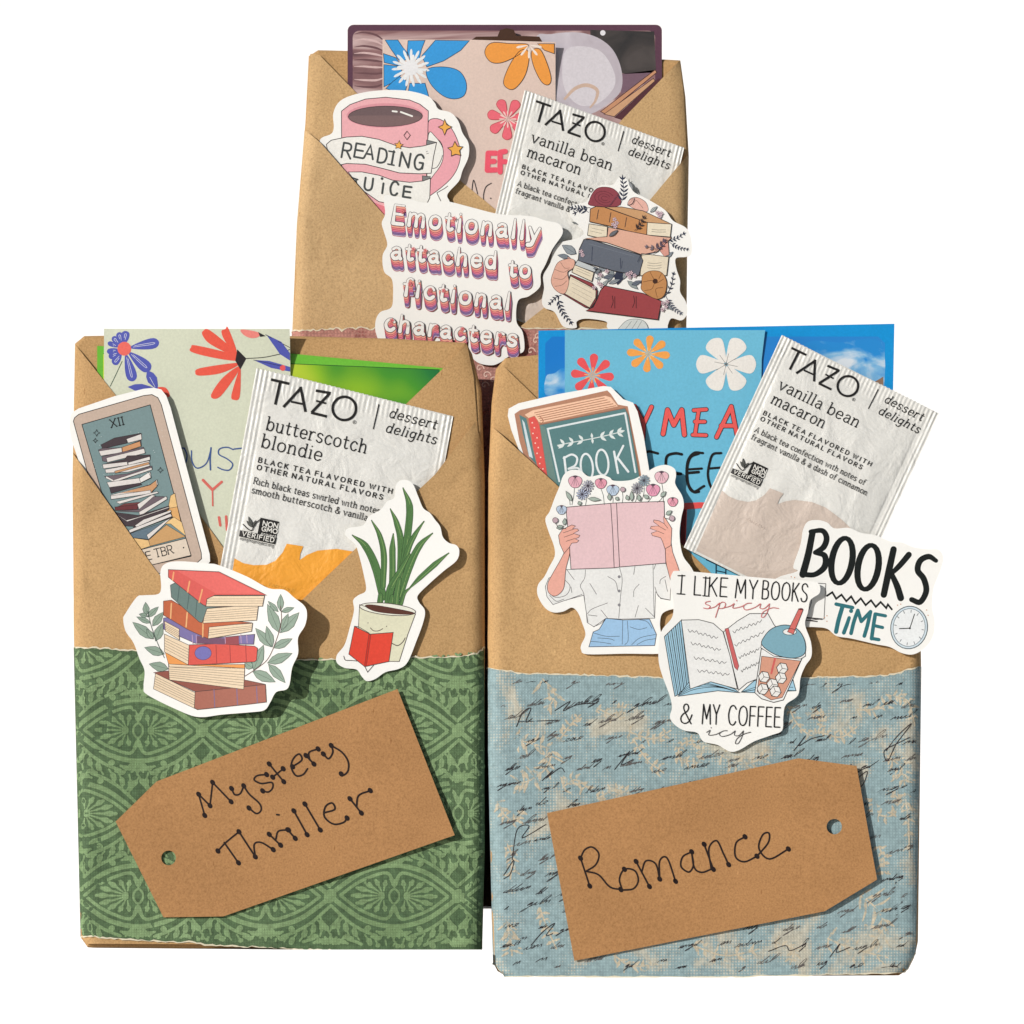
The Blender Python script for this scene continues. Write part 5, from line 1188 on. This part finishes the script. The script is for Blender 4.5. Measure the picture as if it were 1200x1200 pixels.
for P in ([(548,935),(545,1078)], [(575,940),(580,1050),(560,1080)], [(375,975),(420,955),(450,925)], [(375,1010),(450,1030),(530,1030)], [(360,1060),(420,1065),(480,1075)], [(600,1080),(650,1040),(740,1020)], [(630,1080),(680,1055),(740,1045)], [(590,975),(640,990),(690,980)], [(640,932),(690,945),(720,985)], [(400,1040),(470,1045),(500,1055)]):
    t.stroke(P, 0.5, LN, smooth=True)
t.part('printed_arm')
t.fill([(205,540),(215,510),(240,500),(235,560),(215,640),(205,740),(180,780),(145,795),(112,770),(110,720),(140,660),(180,590)], SK, smooth=True, out=0.6, oc=LN)
t.part('printed_arm')
t.fill([(785,500),(830,480),(840,540),(870,620),(900,720),(870,780),(830,715),(805,620)], SK, out=0.6, oc=LN)
t.part('printed_book')
t.fill([(215,275),(480,252),(510,250),(790,242),(795,480),(800,603),(530,625),(495,630),(245,638),(235,480)], (232,198,202), out=0.8, oc=LN)
t.stroke([(478,255),(490,440),(498,628)], 0.8, LN); t.stroke([(512,252),(520,440),(530,625)], 0.8, LN)
t.part('printed_hand')
t.fill([(172,440),(195,405),(250,378),(272,385),(255,400),(285,402),(290,412),(260,428),(298,440),(290,452),(270,460),(292,470),(280,482),(250,485),(235,510),(205,545),(180,490)], SK, smooth=False, out=0.6, oc=LN)
for P in ([(200,425),(270,400)], [(205,450),(262,430)], [(215,475),(268,458)]): t.stroke(P, 0.5, LN)
t.part('printed_hand')
t.fill([(835,400),(800,345),(785,330),(790,372),(760,355),(730,350),(728,362),(760,385),(715,388),(708,400),(750,415),(715,428),(722,442),(770,455),(780,475),(795,520),(830,500)], SK, out=0.6, oc=LN)
for P in ([(755,385),(800,410)], [(750,415),(790,432)], [(790,372),(812,400)]): t.stroke(P, 0.5, LN)
t.part('printed_wildflowers')
LF = (168,182,172); STM = (80,90,84)
for x, y, x2 in ((265,160,250),(420,165,440),(485,200,490),(545,185,545),(335,200,330),(630,190,620),(675,160,655),(725,200,690),(775,130,785),(785,210,750),(225,220,240)): t.stroke([(x,y),((x+x2)/2+4,(y+250)/2),(x2,262 if x2 < 450 else 248)], 0.5, STM, smooth=True)
for x, y, c, r in ((270,125,(232,176,190),40),(420,135,(232,160,178),34),(490,175,(190,208,228),36),(725,175,(232,160,186),40),(775,100,(234,190,200),40),(840,245,(232,160,178),30),(190,290,(190,206,226),30)):
    t.fill([(x-r,y),(x-r*.8,y-r*.6),(x,y-r*.85),(x+r*.8,y-r*.6),(x+r,y),(x+r*.55,y+r*.75),(x,y+r*.9),(x-r*.55,y+r*.75)], c, smooth=True, out=0.5, oc=LN, n=3)
    for q in (-.6, -.2, .2, .6): t.stroke([(x,y-r*.7),(x+q*r,y+r*.6)], 0.35, LN)
    t.ell((x,y-r*.75), r*.35, r*.16, (90,70,84))
for x, y, c in ((330,180,(196,206,232)),(310,200,(196,206,232)),(632,165,(190,190,200)),(672,120,(176,198,212)),(345,150,(210,210,224))):
    t.petals((x,y), 3, 34, 11, 9, c, out=0.4, oc=LN); t.dot((x,y), 1.1, (60,54,70))
for a, b in (((250,240),(215,180)),((345,225),(420,232)),((580,235),(570,205)),((600,240),(600,180)),((770,215),(800,185)),((645,240),(640,200)),((470,235),(470,195)),((510,235),(520,215)),((300,262),(290,240)),((205,380),(210,340)),((160,398),(200,385)),((800,320),(835,298)),((700,225),(670,205))):
    t.leaf(a, b, 24, LF, out=0.5, oc=LN)
for x, y, r in ((153,352,16),(835,342,16),(548,172,14)): t.ell((x,y), r, r, (196,170,178), out=0.5, oc=LN)
t.stroke([(153,368),(170,395),(215,400)], 0.5, LN); t.stroke([(835,358),(815,345),(795,340)], 0.5, LN)
t.build()
# --- books time
t = sticker('lettering sticker reading BOOKS TIME with a round clock', (770,600,.28333),
    [(575,250),(560,230),(590,140),(600,80),(620,45),(660,38),(700,48),(730,72),(790,70),(840,90),(900,100),(960,125),(1010,130),(1060,150),(1120,158),(1160,160),(1180,190),(1170,240),(1140,320),(1135,400),(1145,450),(1140,510),(1110,560),(1060,590),(1010,585),(960,560),(900,548),(800,525),(740,515),(700,485),(640,478),(500,470),(470,300)],
    lambda x, y: -9.6+3.6*(y-610)/155+3.0*(x-905)/195)
K2 = (26,30,30)
t.part('lettering')
def brush(P, w_, c, sm=True): t.stroke(P, w_, c, smooth=sm)
brush([(640,88),(622,180),(600,262)], [7.5,8,8.5], K2)
brush([(632,86),(680,82),(698,112),(685,150),(650,172)], [5,6,7,7,5], K2); brush([(650,172),(690,185),(690,230),(650,262),(600,262)], [5,7,7.5,6,6], K2)
def o_(cx, cy, rx, ry, rot, w_, c):
    P = []
    for k in range(25):
        a = 2*math.pi*k/24; x = math.cos(a)*rx; y = math.sin(a)*ry; r = math.radians(rot); P.append((cx+x*math.cos(r)-y*math.sin(r), cy+x*math.sin(r)+y*math.cos(r)))
    t.stroke(P, [w_*(0.75+0.35*abs(math.cos(2*math.pi*k/24))) for k in range(25)], c)
o_(762,205,42,94,10,7,K2); o_(870,232,42,92,10,7,K2)
brush([(975,158),(955,250),(935,345)], [7.5,8,7.5], K2); brush([(1038,180),(1000,225),(962,262)], [7,6.5,5], K2); brush([(968,262),(990,310),(1005,358)], [6,7.5,8], K2)
brush([(1150,205),(1120,188),(1085,205),(1075,245),(1100,280),(1110,330),(1085,375),(1050,365)], [5,6.5,7,7,7,7,6.5,6], K2)
t.part('lettering'); t.cur.label = 'teal word TIME'; TL_ = (52,116,124)
brush([(738,384),(806,398)], 4.2, TL_); brush([(765,392),(748,450),(738,498)], [5,5,5], TL_)
brush([(792,440),(782,470),(770,502)], [4,4.5,4.5], TL_); t.dot((800,412), 2.4, TL_)
brush([(828,410),(812,455),(800,504)], 4.4, TL_); brush([(828,410),(842,455)], 4.2, TL_); brush([(842,455),(880,415)], 4.2, TL_); brush([(880,415),(868,470),(855,515)], 4.4, TL_)
brush([(900,425),(892,475),(885,526)], 4.4, TL_); brush([(900,424),(942,432)], 3.8, TL_); brush([(895,472),(930,480)], 3.8, TL_); brush([(885,525),(915,530)], 4, TL_)
t.part('printed_wavy_line')
t.stroke([(700,350),(722,335),(738,362),(760,345),(780,372),(800,352),(818,382),(840,360),(860,388),(882,368),(902,395),(922,375),(945,400),(952,385),(968,405)], 2.2, K2)
t.part('printed_clock')
t.ell((1040,480), 76, 88, (212,226,234), rot=8, out=0.9, oc=(40,60,70)); t.ell((1040,480), 66, 78, (240,243,244), rot=8, out=0.6, oc=(60,90,104))
for k in range(12):
    a = math.radians(30*k+8); t.stroke([(1040+math.sin(a)*52,480-math.cos(a)*62),(1040+math.sin(a)*62,480-math.cos(a)*74)], 0.7, (50,60,66))
t.stroke([(1043,483),(1062,425)], 1.0, K2); t.stroke([(1043,483),(1000,485)], 1.1, K2); t.dot((1043,483), 1.2, K2)
t.part('printed_mug_outline')
t.stroke([(640,297),(695,300),(688,445),(610,452),(635,380)], 0.7, (80,76,78), closed=True); t.stroke([(612,440),(680,446)], 1.6, (50,46,48)); t.stroke([(610,450),(660,456)], 1.2, (70,66,68))
for x, y in ((552,272),(566,275),(992,388),(1005,384),(1112,408),(700,432),(690,440),(1118,430),(700,455)): t.dot((x,y), 0.7, (216,160,130))
t.build()
# --- I like my books
t = sticker('sticker reading I LIKE MY BOOKS spicy and MY COFFEE icy with an iced coffee', (770,600,.28333),
    [(60,260),(90,250),(250,262),(450,280),(600,290),(660,300),(668,340),(630,370),(620,420),(608,470),(632,540),(635,600),(610,640),(590,690),(580,760),(530,800),(520,850),(515,905),(470,925),(400,950),(340,985),(300,992),(250,965),(190,950),(165,915),(110,905),(70,880),(52,850),(60,810),(50,760),(20,680),(5,620),(5,540),(20,490),(60,440),(65,380),(52,310)],
    lambda x, y: -13.2+9.5*(y-675)/215)
t.part('printed_book'); BL2 = (166,206,226)
t.fill([(28,520),(100,450),(135,735),(72,765),(50,650)], BL2, out=0.8, oc=BLK)
for k in range(9): t.stroke([(34+k*8,512-k*7),(78+k*6.5,762-k*3.4)], 0.9 if k % 2 else 0.5, BLK)
t.fill([(135,700),(220,700),(320,735),(340,750),(250,742),(85,765)], BL2, out=0.8, oc=BLK); 
for k in range(4): t.stroke([(90,762-k*4),(160,735-k*9),(250,728-k*2),(335,748)], 0.6, BLK, smooth=True)
t.fill([(345,748),(400,700),(560,700),(572,742),(400,750)], BL2, out=0.8, oc=BLK); t.stroke([(350,748),(400,738),(570,742)], 0.8, BLK); t.stroke([(350,746),(420,722),(560,728)], 0.6, BLK)
t.fill([(98,452),(170,450),(230,465),(270,500),(300,600),(330,735),(220,705),(135,735)], (240,240,238), out=0.8, oc=BLK)
t.fill([(272,500),(330,455),(380,425),(455,425),(480,470),(520,520),(560,700),(420,690),(370,710),(335,740),(300,600)], (240,240,238), out=0.8, oc=BLK)
for (x0, y0, x1, y1) in ((125,492,250,526),(138,545,262,575),(150,605,285,628),(165,658,298,676),(310,500,430,455),(318,555,440,500),(335,605,420,570),(345,660,420,625)):
    n = 14; P = [(x0+(x1-x0)*i/n, y0+(y1-y0)*i/n+(5 if i % 2 else -4)+6*math.sin(i*1.3)*0.4) for i in range(n+1)]; t.stroke(P, 0.6, BLK, smooth=True, n=3)
t.part('printed_bookmark'); t.fill([(278,488),(292,484),(336,640),(330,658),(318,645)], (206,104,104), out=0.5, oc=BLK)
t.part('printed_cup')
t.fill([(428,570),(600,600),(520,780),(480,790),(430,775),(402,750)], (240,240,238), out=0.9, oc=BLK)
t.fill([(430,600),(590,620),(515,770),(470,780),(412,745)], (216,158,134), out=0.6, oc=BLK)
t.stroke([(485,610),(470,670)], 2.4, (210,100,96))
for x, y in ((515,650),(440,685),(510,690),(475,715),(435,735),(487,745)):
    r = 24; H6 = [(x+math.cos(math.radians(60*k+10))*r, y+math.sin(math.radians(60*k+10))*r) for k in range(6)]; t.fill(H6, (240,238,234), out=0.8, oc=BLK)
    for k in (0, 2, 4): t.stroke([(x,y), H6[k]], 0.6, BLK)
t.fill([(426,565),(430,545),(600,590),(610,575),(610,600),(590,612),(480,600)], (240,240,238), out=0.7, oc=BLK)
t.fill([(432,555),(440,520),(475,485),(530,472),(580,492),(608,540),(606,590),(560,608),(490,595)], (128,172,188), out=0.8, oc=BLK, smooth=True)
t.ell((545,500), 28, 13, (236,236,234), out=0.6, oc=BLK); t.fill([(582,405),(600,410),(560,510),(536,500)], (212,112,106), out=0.6, oc=BLK); t.ell((591,407), 9, 4, (90,40,40))
t.part('lettering')
def tall(st, p0, p1, h): t.text(st, p0, p1, h, 1.45, BLK, gap=2.6)
tall('I', (88,345), (103,346), 78); t.stroke([(84,270),(112,270)], 1.3, BLK); t.stroke([(80,344),(112,346)], 1.3, BLK)
tall('LIKE', (150,348), (285,356), 76); t.stroke([(188,278),(214,280)], 1.2, BLK); t.stroke([(186,352),(212,354)], 1.2, BLK)
tall('MY', (320,360), (408,365), 76); tall('BOOKS', (430,364), (615,378), 74)
tall('&', (95,875), (140,878), 80); tall('MY', (185,878), (255,880), 80); tall('COFFEE', (292,882), (505,892), 80)
t.part('lettering'); t.cur.label = 'red script word spicy'; RS = (206,110,112)

for P in ([(218,374),(200,378),(198,386),(216,394),(208,405),(188,402)], [(208,405),(235,398),(256,382),(248,410),(238,442)], [(250,390),(266,378),(280,384),(272,402),(250,404)], [(272,402),(300,394),(316,384),(310,402),(340,398),(362,388)], [(388,382),(368,384),(354,396),(364,410),(400,400),(424,384)], [(426,384),(422,402),(440,404),(462,384)], [(462,384),(454,414),(440,438),(428,438),(436,418),(470,402),(500,404)]):
    t.stroke(P, 0.9, RS, smooth=True)
t.dot((326,372), 0.7, RS)
t.part('lettering'); 
for P in ([(202,914),(218,905),(212,924),(240,922),(262,912)], [(290,906),(270,908),(256,920),(268,930),(300,922),(322,906)], [(322,906),(318,924),(336,926),(356,906)], [(356,906),(348,934),(334,958),(322,958),(330,938),(358,920),(386,912)]):
    t.stroke(P, 0.8, (60,56,58), smooth=True)
t.dot((222,894), 0.6, (60,56,58))
t.build()
# ------------------------------------------------ kraft gift tags, hand lettered
def tag_(label, P, hole, hr, D, strokes):
    t = Thing('gift_tag', label, 'tag', 'kraft gift tags', 0, D)
    H = [Vector((hole[0]+math.cos(a)*hr, hole[1]+math.sin(a)*hr)) for a in [2*math.pi*k/28 for k in range(28)]]
    t.curved = 8; t.part('tag_card'); t.slab(P, 1.0, kraft((184,136,88), 'kraft_card', True, 0.25, 1.0), raw=True, holes=[H], edge=kraft((216,176,128), 'kraft_card_edge'))
    t.z += 0.1; t.part('handwriting')
    for fr, items in strokes:
        t.frame(*fr)
        for Q, sm, dots in items:
            w_ = 2.1; t.stroke(Q, w_, (40,28,26), smooth=sm)
            for k in dots: t.dot(Q[k], 3.6, (34,22,22), ry=2.7, rot=0.9)
    return t
F1 = (80,760,.30833); F2 = (320,760,.30833); F3 = (560,780,.325); F4 = (820,780,.325)
tag_('kraft gift tag handwritten Mystery Thriller on the green band', [(466,808),(533,979),(262,1074),(192,1075),(136,963),(184,916)], (198,1005.5), 8.6, lambda x, y: -2.4-3.6*(x-136)/400-1.2*((x-320)/200)**2, [
    (F1, [([(497,555),(520,635)],0,(0,1)), ([(497,555),(540,598)],0,(1,)), ([(540,598),(550,510)],0,(1,)), ([(550,510),(620,583)],0,(1,)),
          ([(622,533),(634,556),(655,552),(668,523)],1,(0,3)), ([(668,523),(690,555),(728,590),(734,615),(716,628),(688,607)],1,(5,)),
          ([(755,480),(720,484),(708,500),(735,514),(774,510),(778,530),(762,546),(740,542)],1,(0,7)), ([(765,440),(820,507)],0,(0,1)), ([(778,490),(818,458)],0,(0,1)),
          ([(570,770),(600,738),(650,697)],1,(0,2)), ([(594,738),(648,815)],0,(1,)), ([(650,697),(712,792)],0,(1,)), ([(712,792),(708,745),(735,738),(780,765)],1,(3,)),
          ([(765,707),(808,748)],0,(0,1)), ([(790,725),(800,695),(838,690)],1,(2,))]),
     (F2, [([(75,450),(110,425),(100,402),(78,420),(70,452),(88,484),(115,480),(132,458)],1,(0,)), ([(126,408),(156,440)],0,(0,1)), ([(140,424),(138,396),(172,383)],1,(2,)),
           ([(192,402),(212,420),(228,395),(222,370)],1,(0,3)), ([(222,370),(262,395),(286,430),(286,465),(270,482),(260,478)],1,(5,)),
           ([(57,690),(85,722)],0,(0,1)), ([(15,632),(24,633)],0,()), ([(80,618),(130,708)],0,(0,1)), ([(122,592),(180,690)],0,(0,1)),
           ([(196,625),(235,612),(225,588),(200,602),(196,640),(230,668),(268,662),(282,645)],1,(7,)), ([(293,572),(336,626)],0,(0,1)), ([(318,602),(326,560),(370,541)],1,(2,))])]).build()
tag_('kraft gift tag handwritten Romance on the blue band', [(641,953),(935,889),(1003,898),(1027,1031),(966,1068),(673,1126)], (977,969), 9.0, lambda x, y: -2.4-3.4*(x-641)/386-1.2*((x-830)/190)**2, [
    (F3, [([(370,695),(403,795)],0,(0,1)), ([(370,695),(385,665),(412,655),(436,680),(425,718),(390,742)],1,()), ([(390,742),(435,755),(475,798),(515,808)],1,(3,)),
          ([(520,808),(510,770),(528,735),(565,740),(578,775),(560,805),(518,810)],1,(2,)), ([(570,707),(618,797)],0,(0,1)), ([(590,745),(605,705),(640,715),(655,770)],1,(3,)),
          ([(655,770),(655,705),(682,695),(712,778)],1,(3,)), ([(770,672),(738,690),(732,725),(760,745),(776,720),(770,675)],1,(0,)), ([(770,675),(780,730),(806,746),(840,735)],1,())]),
     (F4, [([(15,645),(48,735)],0,(0,1)), ([(40,732),(32,660),(60,632),(85,680),(103,718)],1,(4,)), ([(162,618),(130,640),(128,690),(160,708),(205,688)],1,(0,4)),
           ([(205,688),(245,640),(248,605),(225,612),(212,660),(250,698),(318,662)],1,(6,))])]).build()
